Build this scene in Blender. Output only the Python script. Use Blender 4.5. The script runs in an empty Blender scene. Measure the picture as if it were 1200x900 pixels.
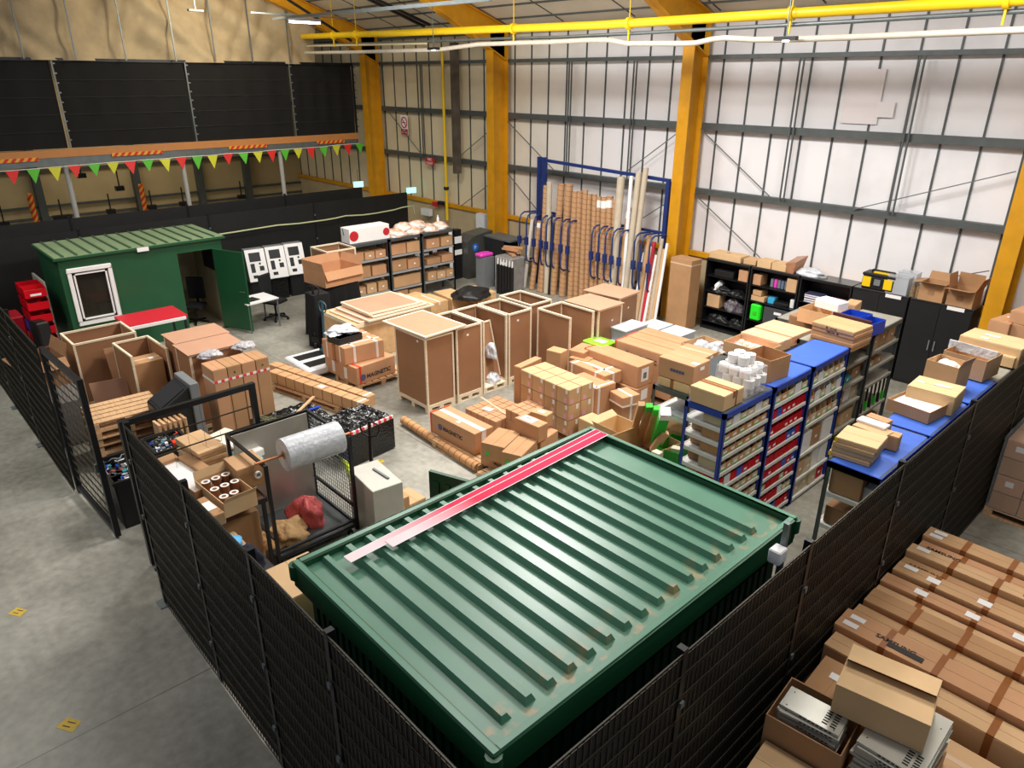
import bpy, bmesh, math, random
from mathutils import Vector, Matrix, Euler
random.seed(7)
SC = bpy.context.scene
COL = SC.collection
# ------------------------------------------------------------------ camera model
CAMH = 5.7
FPX = 841.8
yaw, pit, rol = math.radians(137.046), math.radians(-23.088), math.radians(0.230)
F = Vector((math.cos(yaw)*math.cos(pit), math.sin(yaw)*math.cos(pit), math.sin(pit)))
Rr = Vector((math.sin(yaw), -math.cos(yaw), 0)); Uu = Rr.cross(F)
R = Rr*math.cos(rol)+Uu*math.sin(rol); U = -Rr*math.sin(rol)+Uu*math.cos(rol)
CAM = Vector((0, 0, CAMH))
def at(px, py, z=None, x=None, y=None):
    """world point seen at a pixel of the photograph, on a known plane"""
    d = R*((px-600)/FPX)-U*((py-450)/FPX)+F
    if x is not None: t = x/d.x
    elif y is not None: t = y/d.y
    else: t = (z-CAMH)/d.z
    return CAM+d*t
cd = bpy.data.cameras.new('camera'); cam = bpy.data.objects.new('camera', cd); COL.objects.link(cam)
cam.matrix_world = Matrix.Translation(CAM) @ Matrix((R, U, -F)).transposed().to_4x4()
cd.sensor_fit = 'HORIZONTAL'; cd.sensor_width = 36; cd.lens = FPX/1200*36; cd.clip_start = .05; cd.clip_end = 200
SC.camera = cam
# ------------------------------------------------------------------ materials
def lin(c):
    return tuple(((v/255/12.92) if v/255 <= .04045 else ((v/255+.055)/1.055)**2.4) for v in c)
MATS = {}
def mat(name, rgb, rough=.6, metal=0, var=.0, scale=6, bump=0, bscale=40, rgb2=None, alpha=None, emit=None, estr=1, spec=None, stretch=(1,1,1), trans=0):
    if name in MATS: return MATS[name]
    m = bpy.data.materials.new(name); m.use_nodes = True; nt = m.node_tree; b = nt.nodes['Principled BSDF']
    c = lin(rgb)
    b.inputs['Base Color'].default_value = (*c, 1); b.inputs['Roughness'].default_value = rough; b.inputs['Metallic'].default_value = metal
    if spec is not None: b.inputs['Specular IOR Level'].default_value = spec
    tc = nt.nodes.new('ShaderNodeTexCoord'); mp = nt.nodes.new('ShaderNodeMapping'); mp.inputs['Scale'].default_value = stretch
    nt.links.new(tc.outputs['Object'], mp.inputs['Vector'])
    c2 = lin(rgb2) if rgb2 else tuple(v*(1-var) for v in c)
    n = nt.nodes.new('ShaderNodeTexNoise'); n.inputs['Scale'].default_value = scale; n.inputs['Detail'].default_value = 5
    nt.links.new(mp.outputs[0], n.inputs['Vector'])
    cr = nt.nodes.new('ShaderNodeValToRGB'); cr.color_ramp.elements[0].position = .35; cr.color_ramp.elements[1].position = .65
    cr.color_ramp.elements[0].color = (*c2, 1); cr.color_ramp.elements[1].color = (*c, 1)
    nt.links.new(n.outputs['Fac'], cr.inputs[0]); nt.links.new(cr.outputs[0], b.inputs['Base Color'])
    if bump:
        n2 = nt.nodes.new('ShaderNodeTexNoise'); n2.inputs['Scale'].default_value = bscale; nt.links.new(mp.outputs[0], n2.inputs['Vector'])
        bp = nt.nodes.new('ShaderNodeBump'); bp.inputs['Strength'].default_value = bump; bp.inputs['Distance'].default_value = .02
        nt.links.new(n2.outputs['Fac'], bp.inputs['Height']); nt.links.new(bp.outputs[0], b.inputs['Normal'])
    if emit: b.inputs['Emission Color'].default_value = (*lin(emit), 1); b.inputs['Emission Strength'].default_value = estr
    if trans: b.inputs['Transmission Weight'].default_value = trans; b.inputs['IOR'].default_value = 1.2
    if alpha is not None: b.inputs['Alpha'].default_value = alpha
    MATS[name] = m; return m
card = [mat('card_a', (210,170,126), .8, var=.12, scale=3), mat('card_b', (199,156,112), .8, var=.12, scale=3), mat('card_c', (184,140,98), .8, var=.14, scale=3),
        mat('card_d', (218,182,136), .8, var=.1, scale=3), mat('card_e', (194,146,108), .8, var=.12, scale=3)]
mag = mat('card_magnetic', (198,148,108), .8, var=.1, scale=3)
card_in = mat('card_inside', (176,128,84), .85, var=.1)
pinkc = mat('card_pinkish', (226,176,138), .75, var=.08)
dcard = mat('card_dark', (160,118,82), .85, var=.15)
tapeb = mat('tape_brown', (150,92,48), .25, var=.1)
tapew = mat('tape_white', (238,226,218), .35, var=.06)
tapec = mat('tape_clear', (222,190,160), .2, var=.05)
taper = mat('tape_red', (226,62,30), .35)
white = mat('white_paper', (242,240,238), .6, var=.04)
whitep = mat('white_plastic', (228,230,232), .35, var=.05)
black = mat('black_plastic', (22,23,25), .45, var=.2)
blackm = mat('black_metal', (28,30,34), .4, metal=.3, var=.2)
ink = mat('print_ink', (60,48,44), .8)
bluei = mat('print_blue', (84,86,120), .8)
hard = mat('hardboard', (160,114,80), .6, var=.12, scale=2)
hardl = mat('hardboard_light', (196,150,122), .55, var=.08, scale=2)
pine = mat('pine_wood', (244,226,196), .6, var=.12, scale=4, stretch=(1,1,8))
pined = mat('pallet_wood', (216,174,130), .7, var=.25, scale=5, stretch=(6,1,6))
ply = mat('osb_wood', (218,178,128), .7, var=.18, scale=8)
green = mat('green_paint', (28,84,52), .38, var=.1, scale=2)
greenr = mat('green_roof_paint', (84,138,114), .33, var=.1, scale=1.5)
blue = mat('blue_steel', (24,62,160), .4, var=.1)
bluet = mat('blue_shelf_top', (62,104,200), .45, var=.08)
bluebin = mat('blue_bin_plastic', (22,66,188), .4, var=.05)
redbin = mat('red_bin_plastic', (204,8,28), .6, var=.06, spec=.15)
greys = mat('grey_steel', (84,90,92), .45, metal=.4, var=.1)
shelfw = mat('pale_shelf', (214,214,208), .5, var=.05)
yellow = mat('yellow_paint', (212,150,14), .5, var=.15, scale=3)
yelpipe = mat('yellow_pipe_paint', (240,200,20), .4, var=.05)
galv = mat('galvanised_steel', (120,128,130), .45, metal=.5, var=.15)
rail = mat('cladding_rail_steel', (88,94,94), .5, metal=.3, var=.15)
orange = mat('orange_beam_paint', (198,134,76), .6, var=.06)
conc = mat('dado_concrete', (190,172,136), .9, var=.12, scale=2)
roofm = mat('roof_liner', (226,216,196), .8, var=.1, scale=1)
kraft = mat('kraft_paper_roll', (200,148,98), .7, var=.06)
kraftd = mat('kraft_band', (146,98,58), .7)
tube_g = mat('grey_card_tube', (196,182,160), .7, var=.08)
bubble = mat('bubble_wrap', (208,212,218), .22, var=.18, scale=10, bump=.35, bscale=22)
clearp = mat('clear_plastic_film', (214,218,224), .15, var=.25, scale=8, bump=.9, bscale=14)
copper = mat('copper_pole', (196,128,84), .4, metal=.3)
steel = mat('brushed_steel', (196,192,184), .42, metal=.6, var=.15, scale=2)
redm = mat('red_plastic', (206,30,50), .45)
greenb = mat('bright_green', (60,190,50), .45)
cloth = mat('black_cloth', (20,20,22), .95, var=.3)
pinkm = mat('magenta_plastic', (226,70,190), .4)
greyp = mat('grey_plastic', (120,124,126), .5, var=.08)
beige_metal = mat('beige_metal', (190,188,178), .4, metal=.2, var=.08)
# floor
def floor_mat():
    m = bpy.data.materials.new('concrete_floor'); m.use_nodes = True; nt = m.node_tree; b = nt.nodes['Principled BSDF']
    tc = nt.nodes.new('ShaderNodeTexCoord')
    n1 = nt.nodes.new('ShaderNodeTexNoise'); n1.inputs['Scale'].default_value = .55; n1.inputs['Detail'].default_value = 8; n1.inputs['Roughness'].default_value = .65
    n2 = nt.nodes.new('ShaderNodeTexNoise'); n2.inputs['Scale'].default_value = 9; n2.inputs['Detail'].default_value = 6
    nt.links.new(tc.outputs['Object'], n1.inputs[0]); nt.links.new(tc.outputs['Object'], n2.inputs[0])
    mx = nt.nodes.new('ShaderNodeMix'); mx.data_type = 'FLOAT'; mx.inputs[0].default_value = .3
    nt.links.new(n1.outputs['Fac'], mx.inputs[2]); nt.links.new(n2.outputs['Fac'], mx.inputs[3])
    cr = nt.nodes.new('ShaderNodeValToRGB'); e = cr.color_ramp.elements
    e[0].position = .38; e[0].color = (*lin((122,119,108)), 1); e[1].position = .62; e[1].color = (*lin((168,165,154)), 1)
    e2 = e.new(.5); e2.color = (*lin((147,144,133)), 1)
    nt.links.new(mx.outputs[0], cr.inputs[0])
    br = nt.nodes.new('ShaderNodeTexBrick'); br.inputs['Scale'].default_value = 1; br.inputs['Brick Width'].default_value = 6; br.inputs['Row Height'].default_value = 3.9
    br.offset = 0; br.inputs['Mortar Size'].default_value = .008; br.inputs['Mortar Smooth'].default_value = .3
    br.inputs['Color1'].default_value = br.inputs['Color2'].default_value = (1,1,1,1); br.inputs['Mortar'].default_value = (.45,.43,.4,1)
    mp = nt.nodes.new('ShaderNodeMapping'); mp.inputs['Location'].default_value = (0.35,-2.35,0)
    nt.links.new(tc.outputs['Object'], mp.inputs[0]); nt.links.new(mp.outputs[0], br.inputs[0])
    mu = nt.nodes.new('ShaderNodeMix'); mu.data_type = 'RGBA'; mu.blend_type = 'MULTIPLY'; mu.inputs[0].default_value = 1
    nt.links.new(cr.outputs[0], mu.inputs[6]); nt.links.new(br.outputs['Color'], mu.inputs[7]); nt.links.new(mu.outputs[2], b.inputs['Base Color'])
    b.inputs['Roughness'].default_value = .42
    r = nt.nodes.new('ShaderNodeMapRange'); r.inputs[3].default_value = .3; r.inputs[4].default_value = .6
    nt.links.new(n1.outputs['Fac'], r.inputs[0]); nt.links.new(r.outputs[0], b.inputs['Roughness'])
    return m
def stripe_mat(name, a, bcol, freq, axis='X', rough=.5, angle=0, gen='Object', width=.5, noise=0):
    m = bpy.data.materials.new(name); m.use_nodes = True; nt = m.node_tree; b = nt.nodes['Principled BSDF']
    tc = nt.nodes.new('ShaderNodeTexCoord'); mp = nt.nodes.new('ShaderNodeMapping'); mp.inputs['Rotation'].default_value = (0, 0, angle) if not isinstance(angle, tuple) else angle
    nt.links.new(tc.outputs[gen], mp.inputs[0]); sp = nt.nodes.new('ShaderNodeSeparateXYZ'); nt.links.new(mp.outputs[0], sp.inputs[0])
    mu = nt.nodes.new('ShaderNodeMath'); mu.operation = 'MULTIPLY'; mu.inputs[1].default_value = freq; nt.links.new(sp.outputs[axis], mu.inputs[0])
    fr = nt.nodes.new('ShaderNodeMath'); fr.operation = 'FRACT'; nt.links.new(mu.outputs[0], fr.inputs[0])
    lt = nt.nodes.new('ShaderNodeMath'); lt.operation = 'LESS_THAN'; lt.inputs[1].default_value = width; nt.links.new(fr.outputs[0], lt.inputs[0])
    mx = nt.nodes.new('ShaderNodeMix'); mx.data_type = 'RGBA'; mx.inputs[6].default_value = (*lin(bcol), 1); mx.inputs[7].default_value = (*lin(a), 1)
    nt.links.new(lt.outputs[0], mx.inputs[0]); nt.links.new(mx.outputs[2], b.inputs['Base Color']); b.inputs['Roughness'].default_value = rough
    MATS[name] = m
    return m
chev = stripe_mat('hazard_chevrons', (214,40,30), (226,170,50), 7, 'Y', angle=(math.radians(40),0,0))
redwhite = stripe_mat('red_white_tape', (232,60,70), (244,236,232), 9, 'Y')
wood_slat = stripe_mat('slat_edges', (120,78,40), (214,160,104), 16, 'Y', width=.2)
mesh_black = mat('black_privacy_strip', (22,22,21), .55, var=.35, scale=3)
wire_m = mat('dark_fence_wire', (58,54,44), .4, metal=.5)
# ------------------------------------------------------------------ mesh builder
class M:
    def __init__(s): s.v = []; s.f = []; s.mi = []; s.sm = []
    def add(s, vs, fs, mi=0, smooth=False):
        k = len(s.v); s.v += [tuple(v) for v in vs]; s.f += [tuple(i+k for i in f) for f in fs]; s.mi += [mi]*len(fs); s.sm += [smooth]*len(fs)
    def box(s, x0, x1, y0, y1, z0, z1, mi=0):
        s.add([(x0,y0,z0),(x1,y0,z0),(x1,y1,z0),(x0,y1,z0),(x0,y0,z1),(x1,y0,z1),(x1,y1,z1),(x0,y1,z1)],
              [(0,3,2,1),(4,5,6,7),(0,1,5,4),(1,2,6,5),(2,3,7,6),(3,0,4,7)], mi)
    def hexa(s, p, mi=0):
        s.add(p, [(0,3,2,1),(4,5,6,7),(0,1,5,4),(1,2,6,5),(2,3,7,6),(3,0,4,7)], mi)
    def bar(s, p, q, w, h=None, mi=0, up=(0,0,1)):
        p = Vector(p); q = Vector(q); h = h or w; d = (q-p)
        if d.length < 1e-6: return
        d.normalize(); upv = Vector(up)
        if abs(d.dot(upv)) > .99: upv = Vector((1,0,0))
        a = d.cross(upv).normalized(); b = a.cross(d).normalized()
        c = [a*(-w/2)+b*(-h/2), a*(w/2)+b*(-h/2), a*(w/2)+b*(h/2), a*(-w/2)+b*(h/2)]
        s.add([p+k for k in c]+[q+k for k in c], [(3,2,1,0),(4,5,6,7),(0,1,5,4),(1,2,6,5),(2,3,7,6),(3,0,4,7)], mi)
    def cyl(s, p, q, r, n=12, mi=0, r2=None, caps=True):
        p = Vector(p); q = Vector(q); r2 = r if r2 is None else r2; d = (q-p).normalized()
        a = d.cross(Vector((0,0,1)) if abs(d.z) < .95 else Vector((1,0,0))).normalized(); b = d.cross(a)
        A = [p+(a*math.cos(t)+b*math.sin(t))*r for t in [i*2*math.pi/n for i in range(n)]]
        B = [q+(a*math.cos(t)+b*math.sin(t))*r2 for t in [i*2*math.pi/n for i in range(n)]]
        s.add(A+B, [(i, (i+1) % n, n+(i+1) % n, n+i) for i in range(n)], mi, True)
        if caps: s.add(A, [tuple(range(n))[::-1]], mi); s.add(B, [tuple(range(n))], mi)
    def pipe(s, p, q, r, rin, n=20, mi=0, mi_in=None):
        p = Vector(p); q = Vector(q); d = (q-p).normalized(); mi_in = mi if mi_in is None else mi_in
        a = d.cross(Vector((0,0,1)) if abs(d.z) < .95 else Vector((1,0,0))).normalized(); b = d.cross(a)
        ring = lambda c, rr: [c+(a*math.cos(i*2*math.pi/n)+b*math.sin(i*2*math.pi/n))*rr for i in range(n)]
        v = ring(p,r)+ring(q,r)+ring(p,rin)+ring(q,rin)
        s.add(v, [(i,(i+1)%n,n+(i+1)%n,n+i) for i in range(n)], mi, True)
        s.add(v, [(2*n+(i+1)%n,2*n+i,3*n+i,3*n+(i+1)%n) for i in range(n)], mi_in, True)
        s.add(v, [((i+1)%n,i,2*n+i,2*n+(i+1)%n) for i in range(n)]+[(n+i,n+(i+1)%n,3*n+(i+1)%n,3*n+i) for i in range(n)], mi)
    def tube(s, pts, r, n=8, mi=0):
        pts = [Vector(p) for p in pts]; rings = []
        prev = None
        for i, p in enumerate(pts):
            d = (pts[min(i+1, len(pts)-1)]-pts[max(i-1, 0)]).normalized()
            ref = prev if prev is not None else (Vector((0,0,1)) if abs(d.z) < .9 else Vector((1,0,0)))
            a = (ref-d*ref.dot(d)).normalized(); prev = a; b = d.cross(a)
            rings.append([p+(a*math.cos(t)+b*math.sin(t))*r for t in [k*2*math.pi/n for k in range(n)]])
        v = [x for rg in rings for x in rg]; f = []
        for i in range(len(pts)-1):
            for k in range(n): f.append((i*n+k, i*n+(k+1) % n, (i+1)*n+(k+1) % n, (i+1)*n+k))
        s.add(v, f, mi, True); s.add(rings[0], [tuple(range(n))[::-1]], mi); s.add(rings[-1], [tuple(range(n))], mi)
    def quad(s, a, b, c, d, mi=0): s.add([a,b,c,d], [(0,1,2,3)], mi)
    def lathe(s, prof, cx=0, cy=0, z=0, n=20, mi=0):
        v = []; f = []
        for r, h in prof: v += [(cx+r*math.cos(i*2*math.pi/n), cy+r*math.sin(i*2*math.pi/n), z+h) for i in range(n)]
        for j in range(len(prof)-1):
            for i in range(n): f.append((j*n+i, j*n+(i+1) % n, (j+1)*n+(i+1) % n, (j+1)*n+i))
        s.add(v, f, mi, True)
        s.add(v[:n], [tuple(range(n))[::-1]], mi); s.add(v[-n:], [tuple(range(n))], mi)
    def build(s, name, mats, parent=None, loc=None, rz=0, bevel=0):
        me = bpy.data.meshes.new(name); me.from_pydata(s.v, [], s.f)
        mats = mats if isinstance(mats, (list, tuple)) else [mats]
        for m in mats: me.materials.append(m)
        me.polygons.foreach_set('material_index', s.mi); me.polygons.foreach_set('use_smooth', s.sm); me.update()
        if bevel:
            bm = bmesh.new(); bm.from_mesh(me)
            bmesh.ops.remove_doubles(bm, verts=bm.verts, dist=1e-5)
            bmesh.ops.bevel(bm, geom=bm.edges[:], offset=bevel, segments=1, affect='EDGES', clamp_overlap=True)
            bm.to_mesh(me); bm.free()
        o = bpy.data.objects.new(name, me); COL.objects.link(o)
        if parent is not None: o.parent = parent
        if loc is not None: o.location = loc
        if rz: o.rotation_euler.z = rz
        return o
def tag(o, label, cat, group=None, kind=None):
    o['label'] = label; o['category'] = cat
    if group: o['group'] = group
    if kind: o['kind'] = kind
    return o
def struct(o): o['kind'] = 'structure'; return o
def empty(name, loc, label, cat, group=None, rz=0):
    o = bpy.data.objects.new(name, None); o.empty_display_size = .1; COL.objects.link(o); o.location = loc; o.rotation_euler.z = rz
    return tag(o, label, cat, group)
def copy_tree(o, parent=None):
    c = o.copy(); COL.objects.link(c)
    if parent is not None: c.parent = parent
    for ch in o.children: copy_tree(ch, c)
    return c
def text(s, size, m, parent, loc, rot, name='lettering', ext=.0006, bold=0, align='LEFT'):
    cu = bpy.data.curves.new(name, 'FONT'); cu.body = s; cu.size = size; cu.extrude = ext; cu.align_x = align; cu.offset = bold; cu.resolution_u = 2
    tmp = bpy.data.objects.new('tmp', cu); me = bpy.data.meshes.new_from_object(tmp); bpy.data.objects.remove(tmp); bpy.data.curves.remove(cu)
    me.materials.clear(); me.materials.append(m)
    o = bpy.data.objects.new(name, me); COL.objects.link(o); o.parent = parent; o.location = loc; o.rotation_euler = rot
    return o
# ------------------------------------------------------------------ cartons
FACE_ROT = {'L': (math.pi/2, 0, 0), 'R': (math.pi/2, 0, math.pi/2), 'T': (0, 0, 0), 'V': (0, 0, math.pi/2)}
def on_face(face, u, v, lx, ly, h, e=.003):
    if face == 'L': return Vector((-lx/2+u*lx, -ly/2-e, v*h))
    if face == 'R': return Vector((lx/2+e, -ly/2+u*ly, v*h))
    return Vector((-lx/2+u*lx, -ly/2+v*ly, h+e))
def patch(root, face, u, v, w, hh, lx, ly, h, m, name='paper_label', e=.0045):
    p = on_face(face, u, v, lx, ly, h, e); k = M()
    if face == 'L': k.box(-w/2, w/2, -.0008, .0008, -hh/2, hh/2)
    elif face == 'R': k.box(-.0008, .0008, -w/2, w/2, -hh/2, hh/2)
    else: k.box(-w/2, w/2, -hh/2, hh/2, -.0008, .0008)
    return k.build(name, m, root, p)
def frame_of(n, l, r, z):
    n, l, r = at(*n, z=z), at(*l, z=z), at(*r, z=z)
    u = n-l; v = r-n; lx = u.length; ly = v.length
    a1 = math.atan2(u.y, u.x); a2 = math.atan2(v.y, v.x)-math.pi/2; a = (a1*lx+a2*ly)/(lx+ly)
    cu = Vector((math.cos(a), math.sin(a), 0)); cv = Vector((-math.sin(a), math.cos(a), 0))
    c = n-cu*lx/2+cv*ly/2
    return c.x, c.y, lx, ly, a
def carton_at(label, x, y, z0, lx, ly, h, a=0, m=None, tape=None, seam=None, marks=(), group=None, cat='box', name='cardboard_box', bands=()):
    m = m or random.choice(card); k = M(); k.box(-lx/2, lx/2, -ly/2, ly/2, 0, h-.004)
    o = k.build(name, m, None, (x, y, z0), a, bevel=min(.008, h*.1))
    tag(o, label, cat, group)
    seam = seam or ('x' if lx >= ly else 'y')
    if lx > .12 and ly > .12:
        k = M(); g = .002
        if seam == 'x': k.box(-lx/2+.003, lx/2-.003, -ly/2+.003, -g, h-.005, h); k.box(-lx/2+.003, lx/2-.003, g, ly/2-.003, h-.005, h)
        else: k.box(-lx/2+.003, -g, -ly/2+.003, ly/2-.003, h-.005, h); k.box(g, lx/2-.003, -ly/2+.003, ly/2-.003, h-.005, h)
        k.build('flap', m, o)
    if tape:
        k = M(); w = .026; d = min(.08, h*.4)
        if seam == 'x':
            k.box(-lx/2-.002, lx/2+.002, -w, w, h-.001, h+.0015); k.box(lx/2-.001, lx/2+.002, -w, w, h-d, h+.0015); k.box(-lx/2-.002, -lx/2+.001, -w, w, h-d, h+.0015)
        else:
            k.box(-w, w, -ly/2-.002, ly/2+.002, h-.001, h+.0015); k.box(-w, w, -ly/2-.002, -ly/2+.001, h-d, h+.0015); k.box(-w, w, ly/2-.001, ly/2+.002, h-d, h+.0015)
        k.build('tape', tape, o)
    for b in bands:   # band: (axis, pos 0..1, width, mat) wraps top and both sides
        ax, t, w, bm_ = b; k = M()
        if ax == 'y':   # runs along y, at x=t
            p = -lx/2+t*lx; k.box(p-w/2, p+w/2, -ly/2-.003, ly/2+.003, h-.001, h+.003); k.box(p-w/2, p+w/2, -ly/2-.003, -ly/2+.001, 0.01, h+.003)
        elif ax == 'x':
            p = -ly/2+t*ly; k.box(-lx/2-.003, lx/2+.003, p-w/2, p+w/2, h-.001, h+.003); k.box(lx/2-.001, lx/2+.003, p-w/2, p+w/2, 0.01, h+.003)
        else:         # horizontal band at height t
            k.box(-lx/2-.003, lx/2+.003, -ly/2-.003, ly/2+.003, h*t-w/2, h*t+w/2)
        k.build('strap', bm_, o)
    for mk in marks:
        if mk[0] == 'lab': _, f, u, v, w, hh, mm = mk; patch(o, f, u, v, w, hh, lx, ly, h, mm)
        elif mk[0] == 'txt': _, f, s, u, v, sz, mm = mk; text(s, sz, mm, o, on_face(f, u, v, lx, ly, h, .004), FACE_ROT[f], bold=sz*.02)
    return o
def carton(label, n, l, r, zt, h, **kw):
    x, y, lx, ly, a = frame_of(n, l, r, zt)
    return carton_at(label, x, y, zt-h, lx, ly, h, a, **kw)
def open_carton_at(label, x, y, z0, lx, ly, h, a=0, m=None, flaps=(60, 60, 60, 60), fl=None, group=None, fill=None, name='open_box', cat='box', marks=()):
    """flaps: outward lean from vertical in degrees for -y, +x, +y, -x sides; None for no flap"""
    m = m or random.choice(card); t = .008; k = M()
    k.box(-lx/2, lx/2, -ly/2, ly/2, 0, t)
    k.box(-lx/2, lx/2, -ly/2, -ly/2+t, t, h); k.box(-lx/2, lx/2, ly/2-t, ly/2, t, h); k.box(-lx/2, -lx/2+t, -ly/2+t, ly/2-t, t, h); k.box(lx/2-t, lx/2, -ly/2+t, ly/2-t, t, h)
    o = k.build(name, m, None, (x, y, z0), a); tag(o, label, cat, group)
    for i, f in enumerate(flaps):
        if f is None: continue
        fr = math.radians(f); L = fl or min(lx, ly)*.42; dz = math.cos(fr)*L; dd = math.sin(fr)*L; k = M(); e = .004
        if i == 0: a0, b0, n_ = Vector((-lx/2,-ly/2,h)), Vector((lx/2,-ly/2,h)), Vector((0,-1,0))
        elif i == 1: a0, b0, n_ = Vector((lx/2,-ly/2,h)), Vector((lx/2,ly/2,h)), Vector((1,0,0))
        elif i == 2: a0, b0, n_ = Vector((lx/2,ly/2,h)), Vector((-lx/2,ly/2,h)), Vector((0,1,0))
        else: a0, b0, n_ = Vector((-lx/2,ly/2,h)), Vector((-lx/2,-ly/2,h)), Vector((-1,0,0))
        q = n_*dd+Vector((0,0,dz)); th = (Vector((0,0,1))*math.sin(fr)-n_*math.cos(fr))*e; s_ = (b0-a0)*.02
        k.hexa([a0, b0, b0+q-s_, a0+q+s_, a0+th, b0+th, b0+q+th-s_, a0+q+th+s_]); k.build('flap', m, o)
    if fill is not None:
        k = M(); k.box(-lx/2+t, lx/2-t, -ly/2+t, ly/2-t, t, h*.7); k.build('contents', fill, o)
    for mk in marks:
        if mk[0] == 'lab': _, f, u, v, w, hh, mm = mk; patch(o, f, u, v, w, hh, lx, ly, h, mm, e=.002)
        elif mk[0] == 'txt': _, f, s, u, v, sz, mm = mk; text(s, sz, mm, o, on_face(f, u, v, lx, ly, h, .002), FACE_ROT[f], bold=sz*.02)
    return o
def open_carton(label, n, l, r, zt, h, **kw):
    x, y, lx, ly, a = frame_of(n, l, r, zt)
    return open_carton_at(label, x, y, zt-h, lx, ly, h, a, **kw)
def pallet(label, x, y, z0, lx, ly, a=0, m=None, group='wooden pallets', h=.13, boards=7):
    m = m or pined; r = empty('wooden_pallet', (x, y, z0), label, 'pallet', group, a)
    for i in range(boards):
        k = M(); w = ly/boards; p = -ly/2+w*i; k.box(-lx/2, lx/2, p+w*.1, p+w*.9, h-.022, h); k.build('deck_board', m, r)
    for i in range(3):
        k = M(); p = -lx/2+(lx-.1)*i/2; k.box(p, p+.1, -ly/2, ly/2, h-.044, h-.0225); k.build('stringer_board', m, r)
        for j in range(3): q = -ly/2+(ly-.1)*j/2; k = M(); k.box(p, p+.1, q, q+.1, .018, h-.0445); k.build('block', m, r)
    for j in range(3):
        q = -ly/2+(ly-.1)*j/2; k = M(); k.box(-lx/2, lx/2, q, q+.1, 0, .0175); k.build('base_board', m, r)
    return r
# ================================================================== SETTING
k = M(); k.box(-40, 8, -8, 22, -.2, 0); struct(k.build('floor', floor_mat()))
WY = 15.7
# wall sheeting (north wall)
wallw = bpy.data.materials.new('white_cladding'); wallw.use_nodes = True
nt = wallw.node_tree; b = nt.nodes['Principled BSDF']; tc = nt.nodes.new('ShaderNodeTexCoord'); sp = nt.nodes.new('ShaderNodeSeparateXYZ'); nt.links.new(tc.outputs['Object'], sp.inputs[0])
mr = nt.nodes.new('ShaderNodeMapRange'); mr.inputs[1].default_value = -19; mr.inputs[2].default_value = -13; nt.links.new(sp.outputs['X'], mr.inputs[0])
nz = nt.nodes.new('ShaderNodeTexNoise'); nz.inputs['Scale'].default_value = .8; nz.inputs['Detail'].default_value = 4; nt.links.new(tc.outputs['Object'], nz.inputs[0])
m1 = nt.nodes.new('ShaderNodeMix'); m1.data_type = 'RGBA'; m1.inputs[6].default_value = (*lin((226,212,178)), 1); m1.inputs[7].default_value = (*lin((232,230,232)), 1)
nt.links.new(mr.outputs[0], m1.inputs[0]); m2 = nt.nodes.new('ShaderNodeMix'); m2.data_type = 'RGBA'; m2.blend_type = 'MULTIPLY'
mr2 = nt.nodes.new('ShaderNodeMapRange'); mr2.inputs[1].default_value = .5; mr2.inputs[2].default_value = .75; mr2.inputs[3].default_value = 0; mr2.inputs[4].default_value = .5
nt.links.new(nz.outputs['Fac'], mr2.inputs[0]); nt.links.new(mr2.outputs[0], m2.inputs[0]); nt.links.new(m1.outputs[2], m2.inputs[6]); m2.inputs[7].default_value = (.7,.68,.68,1)
nt.links.new(m2.outputs[2], b.inputs['Base Color']); b.inputs['Roughness'].default_value = .6
k = M(); k.box(-36, 2, WY+.12, WY+.22, 0, 7.4); struct(k.build('wall_north', wallw))
k = M(); k.box(-36, 2, WY-.02, WY+.12, 0, 1.58); struct(k.build('baseboard_north', conc))
n_ = 0
def trim(k, m):
    global n_; n_ += 1
    return struct(k.build('trim_%d' % n_, m))
# dark seams of the cladding sheets
x = -35.1
while x < 1.5:
    k = M(); k.box(x-.017, x+.017, WY+.09, WY+.13, 1.6, 6.98); trim(k, rail); x += .7
for z, hh in ((3.18,.09), (4.68,.1), (6.17,.06), (6.95,.05)):
    k = M(); k.box(-36, 2, WY-.08, WY+.08, z-hh, z+hh*.5); trim(k, rail)
k = M(); k.box(-36, 2, WY-.1, WY+.02, 1.58, 1.7); trim(k, yellow)
# bracing rods and twin droppers
for xa, za, xb, zb in ((-10.2,4.6,-8.2,3.25),(-10.2,3.1,-8.0,1.7),(-3.6,4.2,-6.3,3.2),(-3.6,2.4,-5.4,1.7),(-17.0,4.5,-15.0,3.25),(-17,3,-15.2,1.7),(-10.8,4.5,-12.6,3.25),(-10.8,2.9,-12.6,1.7),(-23.4,4.6,-21.4,3.2),(-17.6,4.3,-19.5,3.2),(-17.6,2.7,-19.3,1.7)):
    k = M(); k.bar((xa,WY-.12,za),(xb,WY-.12,zb),.02); trim(k, galv)
for x0 in (-21.3,-14.5,-12.3,-7.95,-5.6):
    k = M(); k.bar((x0,WY-.13,6.1),(x0,WY-.13,3.2),.03); k.bar((x0+.09,WY-.13,6.1),(x0+.09,WY-.13,3.2),.03); trim(k, rail)
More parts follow.
